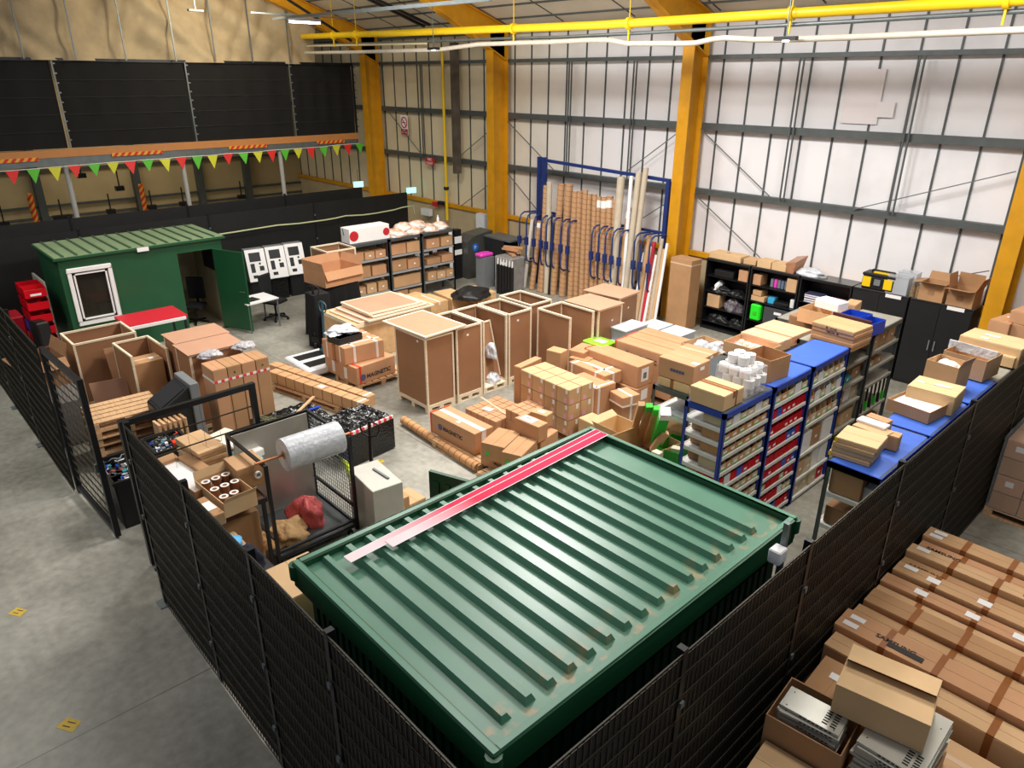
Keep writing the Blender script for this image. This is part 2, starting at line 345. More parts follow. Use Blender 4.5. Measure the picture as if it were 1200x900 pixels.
# columns: universal beam section with flanges on the y faces
def column(i, xc, zt=7.0):
    k = M(); w = .15
    k.box(xc-w, xc+w, 15.0, 15.03, 0, zt-.55); k.box(xc-w, xc+w, 15.57, 15.6, 0, zt); k.box(xc-.012, xc+.012, 15.03, 15.57, 0, zt)
    # rafter with haunch
    def rz(y): return 7.05+.34*(15.7-y)
    for y0, y1 in ((15.6,12.6),(12.6,3)):
        b0 = .95 if y0 > 13 else .5; b1 = .5
        k.hexa([(xc-w,y0,rz(y0)-b0),(xc+w,y0,rz(y0)-b0),(xc+w,y1,rz(y1)-b1),(xc-w,y1,rz(y1)-b1),(xc-w,y0,rz(y0)-b0+.03),(xc+w,y0,rz(y0)-b0+.03),(xc+w,y1,rz(y1)-b1+.03),(xc-w,y1,rz(y1)-b1+.03)])
        k.hexa([(xc-.012,y0,rz(y0)-b0),(xc+.012,y0,rz(y0)-b0),(xc+.012,y1,rz(y1)-b1),(xc-.012,y1,rz(y1)-b1),(xc-.012,y0,rz(y0)-.03),(xc+.012,y0,rz(y0)-.03),(xc+.012,y1,rz(y1)-.03),(xc-.012,y1,rz(y1)-.03)])
        k.hexa([(xc-w,y0,rz(y0)-.06),(xc+w,y0,rz(y0)-.06),(xc+w,y1,rz(y1)-.06),(xc-w,y1,rz(y1)-.06),(xc-w,y0,rz(y0)-.03),(xc+w,y0,rz(y0)-.03),(xc+w,y1,rz(y1)-.03),(xc-w,y1,rz(y1)-.03)])
    struct(k.build('trim_column_%d' % i, yellow))
for i, xc in enumerate((-23.95,-17.12,-10.33,-3.25)): column(i+1, xc)
# roof
def rz(y): return 7.05+.34*(15.7-y)
k = M(); k.hexa([(-36,16,rz(16)+.02),(2,16,rz(16)+.02),(2,1,rz(1)+.02),(-36,1,rz(1)+.02),(-36,16,rz(16)+.1),(2,16,rz(16)+.1),(2,1,rz(1)+.1),(-36,1,rz(1)+.1)])
struct(k.build('ceiling', roofm))
y = 15.2
while y > 3:
    k = M(); k.box(-36, 2, y-.02, y+.02, rz(y)-.02, rz(y)+.03); trim(k, rail); y -= .72
x = -34
while x < 1:
    k = M(); k.hexa([(x-.012,15.6,rz(15.6)),(x+.012,15.6,rz(15.6)),(x+.012,3,rz(3)),(x-.012,3,rz(3)),(x-.012,15.6,rz(15.6)+.03),(x+.012,15.6,rz(15.6)+.03),(x+.012,3,rz(3)+.03),(x-.012,3,rz(3)+.03)]); trim(k, rail); x += 2.4
# far end wall
farw = mat('far_wall_beige', (196,176,134), .9, var=.15, scale=1)
k = M(); k.box(-31, -30.9, -3, 16, 0, 7.2); struct(k.build('wall_west', farw))
for z in (.95, 1.35, 2.6):
    k = M(); k.box(-30.9, -30.8, -3, 15.7, z-.04, z+.04); trim(k, rail)
for y in (5.5,8.8,11.2,13.2):
    k = M(); k.box(-30.9,-30.6,y-.12,y+.12,0,7); trim(k, rail)
for y in (5.0, 8.6):
    k = M(); k.cyl((-29.6,y,0),(-29.6,y,2.0),.09,10); tag(k.build('bollard', chev), 'red and yellow chevron wrapped post beyond the fence, %s' % ('under the third yellow pennant' if y > 6 else 'furthest along toward the dark corner'), 'post')
# opening beam, poles, net and fabric on x=-24.5
BX = -24.5
k = M(); k.hexa([(BX-.1,1.5,3.55),(BX+.1,1.5,3.55),(BX+.1,14.9,3.6),(BX-.1,14.9,3.6),(BX-.1,1.5,3.76),(BX+.1,1.5,3.76),(BX+.1,14.9,3.81),(BX-.1,14.9,3.81)]); trim(k, orange)
k = M(); k.hexa([(BX-.08,1.5,3.34),(BX+.08,1.5,3.34),(BX+.08,14.9,3.36),(BX-.08,14.9,3.36),(BX-.08,1.5,3.55),(BX+.08,1.5,3.55),(BX+.08,14.9,3.6),(BX-.08,14.9,3.6)]); trim(k, galv)
for y in (5.2,8.48,11.8):
    k = M(); k.cyl((BX,y,0),(BX,y,3.4),.07,12); trim(k, mat('pale_pole_paint',(176,176,172),.5))
seams = [1.5,5.42,9.02,12.45,14.9]
netm = mat('black_net', (16,16,16), .9, var=.3, scale=2)
for i in range(4):
    y0, y1 = seams[i]+.05, seams[i+1]-.05; r = empty('shade_net', (BX+.0,y0,3.8), 'black netting panel above the orange beam, %s from the yellow column' % ['fourth','third','second','first'][i], 'netting', 'black netting panels above the orange beam')
    nx, nz_ = 24, 8; k = M(); vs = []; fs = []
    for a in range(nx+1):
        for c in range(nz_+1):
            yy = (y1-y0)*a/nx; zz = 2.32*c/nz_; vs.append((.03*math.sin(a*1.1)*math.sin(math.pi*c/nz_), yy, zz))
    for a in range(nx):
        for c in range(nz_): fs.append((a*(nz_+1)+c,(a+1)*(nz_+1)+c,(a+1)*(nz_+1)+c+1,a*(nz_+1)+c+1))
    k.add(vs, fs, 0, True); k.build('net', netm, r)
    k = M()
    for zz in (.45,.9,1.35,1.8): k.box(.03,.036,0,y1-y0,zz-.006,zz+.006)
    k.build('seam_line', mat('net_seam',(44,42,38),.8), r)
    k = M(); k.bar((.06,y1-y0+.05,2.3),(.06,y1-y0+.05,0),.035); k.build('edge_strap', galv if i < 3 else blackm, r)
    for q in range(9):
        k = M(); k.box(.04,.08,y1-y0+.07,y1-y0+.13,.2+q*.25,.24+q*.25); k.build('tie', galv, r)
# crumpled beige fabric above
def fabric():
    m = mat('beige_fabric', (188,168,134), .8, var=.25, scale=1.6, bump=.6, bscale=3)
    vs = []; fs = []; ny, nzz = 160, 40
    for a in range(ny+1):
        yy = 1.5+12.0*a/ny; ztop = rz(yy)-.15
        for c in range(nzz+1):
            zz = 6.1+(ztop-6.1)*c/nzz
            d = .12*math.sin(yy*2.1+zz*2.3+2*math.sin(zz*1.1+yy*.4))+.1*abs(math.sin(yy*2.6-zz*2.2+1.5*math.sin(yy*1.7)))+.05*math.sin(zz*6+yy*4+3*math.sin(yy*1.3+zz))
            sag = .12*abs(math.sin((yy-1.5)/1.05*math.pi/1.0))
            vs.append((BX-.1+d*.9+sag*.4, yy, zz))
    for a in range(ny):
        for c in range(nzz): fs.append((a*(nzz+1)+c,(a+1)*(nzz+1)+c,(a+1)*(nzz+1)+c+1,a*(nzz+1)+c+1))
    k = M(); k.add(vs, fs, 0, True); r = empty('insulation_drape', (0,0,0), 'crumpled beige fabric drape hanging under the roof above the black netting', 'drape')
    k.build('fabric', m, r)
    for yy in (1.9,3.3,4.75,6.0,7.3,8.7,9.9,11.1,12.4):
        k = M(); k.bar((BX+.3,yy,6.12),(BX+.3,yy+.0,rz(yy)-.2),.035); k.build('strut', galv, r)
fabric()
k = M(); k.box(BX-.06,BX+.06,1.5,14.9,6.08,6.16); trim(k, blackm)
# tie beams near the ceiling
for a, bb, w in (((397,15),(575,-1),.12),((320,22),(400,14),.1)):
    p = at(*a, y=10.5); q = at(*bb, y=10.5); k = M(); k.bar(p, q, w*.6); trim(k, galv)
for a, bb in (((335,-2),(412,48)),((430,-2),(497,31)),((438,-2),(503,29))):
    k = M(); p = at(*a, y=11.6); q = at(*bb, y=13.6); k.bar(p, q, .07); trim(k, blackm)
# pennant bunting
bt = empty('pennant_bunting', (BX+.2,3,3.3), 'string of red, green and yellow pennants hung under the orange beam', 'bunting')
fl = [(14,200,'r'),(39,198,'g'),(64,196,'y'),(87,194,'r'),(110,192,'g'),(132,190,'y'),(152,189,'r'),(173,187,'g'),(193,186,'y'),(212,184,'r'),(231,183,'g'),(249,182,'y'),(267,180,'r'),(285,179,'g'),(302,178,'y'),(318,176,'r'),(334,175,'g'),(349,174,'y'),(364,173,'r'),(379,172,'g'),(394,170,'y'),(407,169,'r'),(421,168,'g')]
fm = {'r': mat('pennant_red',(232,44,40),.6), 'g': mat('pennant_green',(92,196,54),.6), 'y': mat('pennant_yellow',(214,214,50),.6)}
pts = []
for px, py, c in fl:
    p = at(px, py, x=BX+.2)-Vector(bt.location); s_ = .17; d = .38+random.uniform(-.04,.04)
    k = M(); j = random.uniform(-.03,.03); k.add([(p.x,p.y-s_,p.z),(p.x,p.y+s_,p.z),(p.x+.05+j,p.y+j,p.z-d)], [(0,1,2)]); k.build('pennant', fm[c], bt); pts.append(p)
k = M(); k.tube([pts[0]-Vector((0,1,0))]+pts, .01, 5); k.build('cord', white, bt)
for i, (y0, y1) in enumerate(((2.9,4.55),(6.45,7.9),(10.0,11.3),(13.2,14.3))):
    k = M(); k.box(BX+.1,BX+.12,y0,y1,3.5,3.6); tag(k.build('hazard_strip', chev), 'red and yellow chevron strip on the orange beam, %s from the yellow column' % ['fourth','third','second','nearest'][i], 'tape', 'chevron strips on the beam')
# far little things beyond the beam
for i, (px, py) in enumerate(((73,254),(130,247),(178,242),(215,238),(283,230),(95,205),(140,220),(5,262))):
    p = at(px, py, x=-29.5); r = empty('hanging_lamp', p, 'small dark fitting on a rod beyond the fence, %s from the dark corner' % ['third','fourth','sixth','seventh','eighth','second','fifth','first'][i], 'lamp', 'dark fittings beyond the fence')
    k = M(); k.box(-.1,.1,-.28 if i < 1 else -.14,.28 if i < 1 else .14,-.1,.06); k.build('housing', blackm, r)
    k = M(); k.bar((0,0,.06),(0,0,.6),.04); k.build('rod', blackm, r)
# service pipes along the wall
PY = 13.0
r = empty('gas_main_pipe', at(355,43,y=PY), 'thick yellow pipe running overhead along the white wall', 'pipe'); L0 = Vector(r.location)
pts = [at(355,43,y=PY), at(560,37,y=PY), at(700,29,y=PY), at(900,16,y=PY), at(1145,1,y=PY), at(1300,-10,y=PY)]
pts = [Vector((p.x, PY, 6.94-.2*min(1,(p.x+24.3)/13))) for p in pts]
k = M(); k.tube([p-L0 for p in pts], .085, 12); k.build('pipe_run', yelpipe, r)
for px in (390,417,602,737,925,1173):
    p = at(px, 35, y=PY); zc = 6.94-.2*min(1,(p.x+24.3)/13); k = M(); k.cyl((p.x-L0.x-.04,0,zc-L0.z),(p.x-L0.x+.04,0,zc-L0.z),.12,12); k.bar((p.x-L0.x,0,zc-L0.z),(p.x-L0.x,0,zc-L0.z-.32),.03); k.bar((p.x-L0.x,0,zc-L0.z),(p.x-L0.x,0,min(rz(PY)-L0.z, zc-L0.z+1.1)),.015); k.build('bracket', yelpipe, r)
r = empty('duct_hose', at(358,62,y=PY), 'long wavy white insulated hose under the yellow overhead pipe', 'pipe'); L0 = Vector(r.location)
hp = [(358,62),(420,61),(515,58),(560,52),(600,50.5),(640,49.5),(690,47),(715,47),(735,51),(770,51),(800,51),(815,50.5),(835,46),(850,44.5),(885,46.5),(930,46),(1000,43.5),(1060,41),(1130,38),(1200,35),(1290,31)]
k = M(); k.tube([at(a,bb,y=PY)-L0 for a, bb in hp], .05, 10); k.build('hose', mat('white_insulation',(206,198,184),.8,var=.1), r)
r = empty('cable_conduit', at(360,53,y=PY+.1), 'grey steel conduit running overhead beside the yellow pipe', 'pipe'); L0 = Vector(r.location)
k = M(); k.tube([at(a,bb,y=PY+.1)-L0 for a, bb in ((360,53),(430,51),(600,45),(660,43.5),(800,36),(1000,25),(1200,13),(1290,8))], .035, 8); k.build('conduit_run', galv, r)
r = empty('cable_conduit', at(360,48,y=PY+.1), 'thin pale conduit just under the yellow pipe at its far end', 'pipe'); L0 = Vector(r.location)
k = M(); k.tube([at(a,bb,y=PY+.05)-L0 for a, bb in ((360,54),(500,51))], .03, 8); k.build('conduit_run', mat('cream_conduit',(206,196,160),.6), r)
# lights fittings
for i, (px, py, lb) in enumerate(((508,57,'small black lamp hanging on a rod in front of the yellow rafter'),(921,45,'small black lamp hanging under the overhead pipe before the white wall'))):
    p = at(px, py, y=PY-.2); r = empty('pendant_lamp', p, lb, 'lamp', 'small black lamps under the pipe')
    k = M(); k.box(-.2,.2,-.06,.06,-.03,.03); k.build('housing', black, r); k = M(); k.box(-.05,.05,-.03,.03,-.05,-.03); k.build('diffuser', mat('lamp_glow',(255,255,250),emit=(255,255,245),estr=12), r)
    k = M(); k.bar((0,0,.03),(0,0,1.1),.015); k.build('suspension_rod', galv, r)
p = at(357,24,x=-21); r = empty('tube_light', p, 'bright fluorescent tube light hanging before the beige fabric', 'lamp')
k = M(); k.box(-.05,.05,-.5,.5,-.02,.06); k.build('housing', greyp, r); k = M(); k.cyl((0,-.48,-.05),(0,.48,-.05),.03,10); k.build('tube', mat('tube_glow',(255,255,250),emit=(250,252,255),estr=10), r)
k = M(); k.bar((0,-1.6,.12),(0,1.4,.12),.04); k.build('carrier_rail', galv, r)
p = at(229,12,x=-22); r = empty('pendant_lamp', p, 'small flat lamp hanging before the beige fabric above the netting', 'lamp')
k = M(); k.box(-.06,.06,-.2,.2,-.03,.02); k.build('housing', greyp, r); k = M(); k.bar((0,0,0),(0,0,.7),.03); k.build('suspension_rod', galv, r)
# wall fittings
def wallplate(name, label, cat, px0, py0, px1, py1, m, d=.06, y=WY-.14):
    a = at(px0, py0, y=y); c = at(px1, py1, y=y); o = M(); o.box(-(c.x-a.x)/2,(c.x-a.x)/2,-d,0,-(a.z-c.z)/2,(a.z-c.z)/2)
    return tag(o.build(name, m, None, ((a.x+c.x)/2, y, (a.z+c.z)/2)), label, cat)
signr = mat('sign_red',(190,34,44),.5)
sg = empty('no_smoking_sign', at(474,147,y=WY-.05), 'white and red prohibition sign on the cream wall beside the yellow column', 'sign')
k = M(); k.box(-.22,.22,-.01,0,-.32,.34); k.build('board', white, sg)
k = M(); k.pipe((0,-.012,.1),(0,-.02,.1),.19,.15,20); k.bar((-.12,-.016,.22),(.12,-.016,-.02),.03,.01,up=(0,1,0)); k.build('prohibition_ring', signr, sg)
k = M(); k.box(-.12,.08,-.014,-.01,.08,.11); k.build('cigarette_symbol', ink, sg)
k = M(); k.box(-.2,.2,-.02,-.01,-.31,-.12); k.build('caption_panel', signr, sg)
text('NO\nSMOKING', .075, white, sg, (0,-.023,-.19), (math.pi/2,0,0), align='CENTER')
s2 = wallplate('fire_notice_sign','small red notice with white text low on the cream wall','sign',499,184,509,194,signr,.02,WY-.12)
text('FIRE\nPOINT', .13, white, s2, (0,-.022,.02), (math.pi/2,0,0), align='CENTER')
wallplate('electrical_box','white wall cabinet beside the second yellow column','cabinet',563,249,573,268,whitep,.2)
wallplate('electrical_box','grey and white socket box under the cream wall above the racks','electrical box',497,243,507,253,whitep,.15)
wallplate('electrical_box','small black pump box on the yellow rail near the yellow pipe','electrical box',516,235,521,240,black,.12)
wallplate('fire_call_point','small red box on the yellow rail near the yellow pipe','box',509,236,514,242,signr,.1)
wallplate('wall_patch','large off-white patch panel high on the white wall','panel',996,81,1027,146,mat('patch_off_white',(230,223,224),.6),.01,WY+.085) 
wallplate('wall_patch','small off-white square patch high on the white wall','panel',1029,119,1046,138,mat('patch_off_white2',(232,226,228),.6),.01,WY+.07)
wallplate('vent_duct','tall weathered grey duct fixed to the cream wall','duct',534,50,541,203,mat('duct_grey',(110,100,88),.6,metal=.3,var=.4,scale=3),.25)
r = empty('gas_riser_pipe', at(518,60,y=WY-.2), 'vertical yellow gas pipe on the cream wall', 'pipe'); L0 = Vector(r.location)
k = M(); k.tube([(0,0,0),(0,0,at(518,150,y=WY-.2).z-L0.z),(.0,0,at(524,258,y=WY-.2).z-L0.z)], .05, 8); k.build('pipe_run', yelpipe, r)
k = M(); k.cyl((0,0,-4.3),(0,0,-4.2),.09,10); k.build('valve', black, r)
for lb, px, py, yy, xx in (('green exit sign glowing above the black fence end beside the wall',482,223,15.2,None),('green exit sign glowing above the black fence before the yellow column',420,216,None,-22.5)):
    p = at(px, py, y=yy, x=xx); r = empty('exit_sign', p, lb, 'sign'); 
    k = M(); k.box(-.02,.02,-.17,.17,-.09,.09); k.build('sign_panel', mat('exit_glow',(150,240,220),emit=(120,235,215),estr=2.5), r, rz=math.radians(-20))
    k = M(); k.bar((0,0,.09),(0,0,.5),.02); k.build('hanger', galv, r)
# ================================================================== floor marks
for i, (px, py, lb) in enumerate(((21,717,'small yellow tape marker on the bare floor nearest the fence gate'),(81,849,'worn yellow tape marker on the bare floor lower down beside the fence shadow'),(445,540,'faint yellow tape mark on the floor beside the pallet truck handle'))):
    p = at(px, py, z=.002); k = M(); s_ = (.09,.1,.07)[i]; k.add([(-s_,-s_*.6,0),(s_,-s_*.7,0),(s_*.9,s_*.6,0),(-s_*.8,s_*.7,0)], [(0,1,2,3)]); k.box(-s_*.5,s_*.3,-s_*.3,-s_*.2,.0,.001,1); k.box(-s_*.4,s_*.5,.02,.03,.0,.001,1)
    tag(k.build('floor_marking', [mat('marker_yellow',(226,190,60),.6,var=.15,scale=30), ink], None, (p.x,p.y,.002), .6), lb, 'floor marking')
# ================================================================== fences
def fence_panel(p0, p1, label, h0=.02, h1=2.34, group='black privacy fence panels', wires=True, side=1, post=True, strips='h', feet=False):
    p0 = Vector((*p0,0)); p1 = Vector((*p1,0)); L = (p1-p0).length; a = math.atan2(p1.y-p0.y, p1.x-p0.x)
    r = empty('fence_panel', p0, label, 'fence', group, a)
    k = M(); k.box(.02, L-.02, -.006, .006, h0+.02, h1-.03); k.build('privacy_screen', mesh_black, r)
    if wires:
        k = M(); n = max(2, int(L/.055))
        for i in range(n+1):
            x = .02+(L-.04)*i/n
            k.bar((x,-.012*side,h0),(x,-.012*side,h1),.006)
        m_ = 12
        for i in range(m_+1):
            z = h0+(h1-h0)*i/m_; k.bar((.0,-.018*side,z),(L,-.018*side,z),.007)
            k.bar((.0,-.018*side,z-.03),(L,-.018*side,z-.03),.004)
        k.build('wire_mesh', wire_m, r)
    if post:
        k = M(); k.box(-.025,.025,-.02,.04,0,h1+.02); k.build('post', blackm, r)
        for z in (.5,1.2,1.9):
            k = M(); k.box(-.02,.02,-.035*side-.008,-.035*side+.008,z-.025,z+.025); k.build('clamp', galv, r)
    if feet:
        k = M(); k.box(-.09,.09,-.09,.09,0,.012); k.build('base_plate', galv, r)
    return r
ords = ['first','second','third','fourth','fifth','sixth','seventh','eighth','ninth','tenth','eleventh','twelfth','thirteenth','fourteenth','fifteenth','sixteenth']
xs = [-7.72,-6.11,-4.73,-3.53,-1.85]
for i in range(4): fence_panel((xs[i],1.64),(xs[i+1],1.64), 'black screened fence panel before the big green container, %s from the gate opening' % ords[i], feet=(i==0), side=1)
ys = [1.64,3.23,4.94,6.82,8.9,11.2,13.3]
for i in range(6): fence_panel((-1.85,ys[i]),(-1.85,ys[i+1]), 'black screened fence panel beside the stacked long cartons, %s from the container corner' % ords[i], side=1)
k_xs = [-11.15,-13.2,-15.2,-17.2,-19.2,-21.4]
for i in range(5): fence_panel((k_xs[i+1],1.52),(k_xs[i],1.52), 'black screened fence panel along the bare floor, %s from the barred gate' % ords[i], feet=True, wires=(i<3))
bys = [1.52,4.2,7.35,10.5,13.9]
for i in range(4): fence_panel((-20,bys[i]),(-20,bys[i+1]), 'tall black fence panel behind the small green cabin, %s from the wall' % ['fourth','third','second','nearest'][i], h1=2.27, wires=False, group='back fence panels')
bys = [1.5,4.4,7.4,10.4,13.2]
for i in range(4): fence_panel((-21.6,bys[i]),(-21.6,bys[i+1]), 'outer black fence panel of the double back row, %s from the wall' % ['fourth','third','second','nearest'][i], h1=2.33, wires=False, group='outer back fence panels')
k = M(); 
# gates
def gate(p0, p1, label, h=2.3, bars=14):
    p0 = Vector((*p0,0)); p1 = Vector((*p1,0)); L = (p1-p0).length; a = math.atan2(p1.y-p0.y, p1.x-p0.x); r = empty('barred_gate', p0, label, 'gate', 'barred gates', a)
    k = M(); k.box(-.035,.035,-.035,.035,.03,h); k.box(L-.035,L+.035,-.035,.035,.03,h); k.box(.035,L-.035,-.03,.03,h-.07,h); k.box(.035,L-.035,-.03,.03,.08,.14); k.build('frame', blackm, r)
    for i in range(bars):
        k = M(); z = .14+(h-.2)*(i+1)/(bars+1); k.bar((.03,0,z),(L-.03,0,z),.014); k.build('bar', wire_m, r)
    k = M()
    for i in range(int(L/.2)): k.bar((.1+i*.2,0,.1),(.1+i*.2,0,h-.04),.003)
    k.build('vertical_wires', wire_m, r)
    k = M(); k.box(L-.06,L-.02,-.06,.06,1.0,1.12); k.build('latch', galv, r)
    return r
gate((-11.1,1.57),(-9.5,1.63),'black barred gate standing in line with the left-hand fence before the wooden pallets')
gate((-8.55,1.78),(-8.62,3.38),'black barred gate swung inward beside the packing bench',h=2.03,bars=6)
# cable on the back fence
r = empty('cable', at(260,275,x=-19.85), 'pale yellow cable looped along the back fence', 'cable'); L0 = Vector(r.location)
k = M(); k.tube([at(a,bb,x=-19.85)-L0 for a, bb in ((255,275),(275,272),(300,268),(325,264),(350,262),(380,258),(392,256),(405,253),(425,252),(440,250),(462,246),(472,243),(484,241),(486,250))], .022, 6)
k.build('cable_run', mat('pale_cable',(190,196,150),.6), r)
# ================================================================== near green container
def rust_mat():
    m = bpy.data.materials.new('green_roof_rusty'); m.use_nodes = True; nt = m.node_tree; b = nt.nodes['Principled BSDF']
    tc = nt.nodes.new('ShaderNodeTexCoord'); sp = nt.nodes.new('ShaderNodeSeparateXYZ'); nt.links.new(tc.outputs['Object'], sp.inputs[0])
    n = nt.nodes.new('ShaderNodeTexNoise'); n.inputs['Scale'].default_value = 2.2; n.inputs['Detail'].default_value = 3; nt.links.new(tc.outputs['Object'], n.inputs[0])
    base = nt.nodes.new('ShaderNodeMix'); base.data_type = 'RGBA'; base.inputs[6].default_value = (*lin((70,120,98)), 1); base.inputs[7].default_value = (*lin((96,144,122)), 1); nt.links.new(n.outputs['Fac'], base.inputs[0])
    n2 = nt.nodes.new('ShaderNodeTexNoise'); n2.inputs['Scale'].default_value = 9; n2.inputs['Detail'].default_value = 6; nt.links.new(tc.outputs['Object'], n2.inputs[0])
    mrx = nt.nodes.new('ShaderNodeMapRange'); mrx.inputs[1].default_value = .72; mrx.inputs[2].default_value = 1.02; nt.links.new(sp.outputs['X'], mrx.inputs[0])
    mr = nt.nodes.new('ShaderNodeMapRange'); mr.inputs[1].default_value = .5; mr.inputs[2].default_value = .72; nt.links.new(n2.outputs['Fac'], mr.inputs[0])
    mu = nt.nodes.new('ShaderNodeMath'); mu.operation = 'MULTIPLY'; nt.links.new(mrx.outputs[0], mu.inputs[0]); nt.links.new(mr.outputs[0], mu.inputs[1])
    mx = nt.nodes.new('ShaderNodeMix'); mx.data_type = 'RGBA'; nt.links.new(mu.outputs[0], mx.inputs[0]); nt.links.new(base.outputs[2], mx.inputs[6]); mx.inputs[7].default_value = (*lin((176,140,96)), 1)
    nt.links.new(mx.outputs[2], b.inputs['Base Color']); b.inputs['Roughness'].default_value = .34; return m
greenrust = rust_mat()
CX, CY, LX, LY, HT = -3.18, 3.455, 2.26, 3.34, 2.4
r = empty('steel_storage_container', (CX,CY,0), 'large dark green steel storage container with a ribbed roof', 'container')
k = M()
k.box(-LX/2+.1,LX/2-.1,-LY/2+.08,LY/2-.08,.1,HT-.2)
nn = 22
for i in range(nn):
    x = -LX/2+.16+(LX-.32)*i/nn; k.box(x,x+(LX-.32)/nn*.55,-LY/2+.06,-LY/2+.08,.15,HT-.2)
for i in range(30):
    y = -LY/2+.14+(LY-.28)*i/30; k.box(LX/2-.1,LX/2-.08,y,y+(LY-.28)/30*.55,.15,HT-.2); k.box(-LX/2+.08,-LX/2+.1,y,y+(LY-.28)/30*.55,.15,HT-.2)
k.box(-LX/2+.08,LX/2-.08,-LY/2+.06,LY/2-.06,0,.1)
k.build('body', green, r)
k = M(); e = .06
k.box(-LX/2,LX/2,-LY/2,-LY/2+e,HT-.22,HT); k.box(-LX/2,LX/2,LY/2-e,LY/2,HT-.22,HT); k.box(-LX/2,-LX/2+e,-LY/2+e,LY/2-e,HT-.22,HT); k.box(LX/2-e,LX/2,-LY/2+e,LY/2-e,HT-.22,HT)
k.build('roof_frame', [green], r, bevel=.012)
k = M()   # pale top lip
for (a,b_,c,d) in ((-LX/2+.01,LX/2-.01,-LY/2+.01,-LY/2+e-.01),(-LX/2+.01,LX/2-.01,LY/2-e+.01,LY/2-.01),(-LX/2+.01,-LX/2+e-.01,-LY/2+e,LY/2-e),(LX/2-e+.01,LX/2-.01,-LY/2+e,LY/2-e)): k.box(a,b_,c,d,HT,HT+.003)
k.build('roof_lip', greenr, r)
k = M(); k.box(-LX/2+e,LX/2-e,-LY/2+e,LY/2-e,HT-.08,HT-.06)
# trapezoid ribs across the width
def ribx(y0, y1, ztop, x0=-LX/2+e+.002, x1=LX/2-e-.1, zb=HT-.06, s_=.02):
    k.hexa([(x0,y0-s_,zb),(x1,y0-s_,zb),(x1,y1+s_,zb),(x0,y1+s_,zb),(x0+.02,y0,ztop),(x1-.02,y0,ztop),(x1-.02,y1,ztop),(x0+.02,y1,ztop)])
ribx(-LY/2+e+.16,-LY/2+e+.2,HT-.02)
y = -LY/2+.41
while y < LY/2-.4: ribx(y, y+.045, HT-.012); y += .181
ribx(LY/2-e-.36,LY/2-e-.32,HT-.012)
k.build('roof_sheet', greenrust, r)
k = M(); k.box(-LX/2+.12,LX/2-.12,-.02,.02,HT-.0435,HT-.042) ; 
# hinged door on far side, half open
dr = M(); dr.box(0,.85,-.02,.02,.12,2.05); 
for q in range(6): dr.box(.06+q*.13,.12+q*.13,-.035,-.02,.2,1.95)
hd = dr.build('door', green, r, (-5.2+3.18-.0, 3.71-CY, 0), math.radians(20))
k2 = M(); k2.bar((.06,-.04,1.0),(.06,-.04,1.25),.025); k2.build('handle', galv, hd)
for (x_,y_) in ((-LX/2+.02,-LY/2+.02),(LX/2-.02,-LY/2+.02),(LX/2-.02,LY/2-.02),(-LX/2+.02,LY/2-.02)):
    k2 = M(); k2.cyl((x_,y_,HT-.14),(x_,y_,HT-.02),.05,10); k2.build('corner_casting', green, r)
# striped strips on the roof
pinkstr = bpy.data.materials.new('pink_white_strip'); pinkstr.use_nodes = True; nt = pinkstr.node_tree; b = nt.nodes['Principled BSDF']
tc = nt.nodes.new('ShaderNodeTexCoord'); sp = nt.nodes.new('ShaderNodeSeparateXYZ'); nt.links.new(tc.outputs['Generated'], sp.inputs[0])
cr = nt.nodes.new('ShaderNodeValToRGB'); e_ = cr.color_ramp.elements; e_[0].position = .08; e_[0].color = (*lin((248,226,232)),1); e_[1].position = .34; e_[1].color = (*lin((232,40,84)),1)
mu = nt.nodes.new('ShaderNodeMath'); mu.operation = 'MULTIPLY'; mu.inputs[1].default_value = 1; nt.links.new(sp.outputs['Y'], mu.inputs[0]); nt.links.new(mu.outputs[0], cr.inputs[0]); nt.links.new(cr.outputs[0], b.inputs['Base Color']); b.inputs['Roughness'].default_value = .6; b.inputs['Specular IOR Level'].default_value = .12
for nm, a_, b_, lb, zz in (('w',(407,656),(702,505),'glossy pink and white strip on the container roof, longer of the pair',2.415),('v',(456,638),(708,508),'glossy pink strip on the container roof, shorter of the pair',2.419)):
    p = at(*a_, z=zz); q = at(*b_, z=zz); p.z = q.z = zz; d = (q-p); L = d.length; a = math.atan2(d.y,d.x)-math.pi/2; off = .045 if nm == 'w' else -.0
    k = M(); k.box(-.05,.05,0,L,0,.003); o = k.build('striped_strip', pinkstr, None, p, a); tag(o, lb, 'strip', 'pink strips on the container roof')
    for s_ in (-.047,.047):
        k = M(); k.box(s_-.004,s_+.004,0,L,.003,.0035); k.build('edge_line', white, o)
# junction box on the corner of the container
p = at(911,650,z=2.36); r = empty('junction_box', (p.x,p.y,p.z), 'small white box on a bracket at the container corner above the fence', 'electrical box')
k = M(); k.box(-.05,.05,-.06,.06,-.06,.06); k.build('housing', whitep, r, bevel=.01); k = M(); k.bar((0,.08,-.9),(0,.08,.25),.04); k.build('bracket', galv, r)
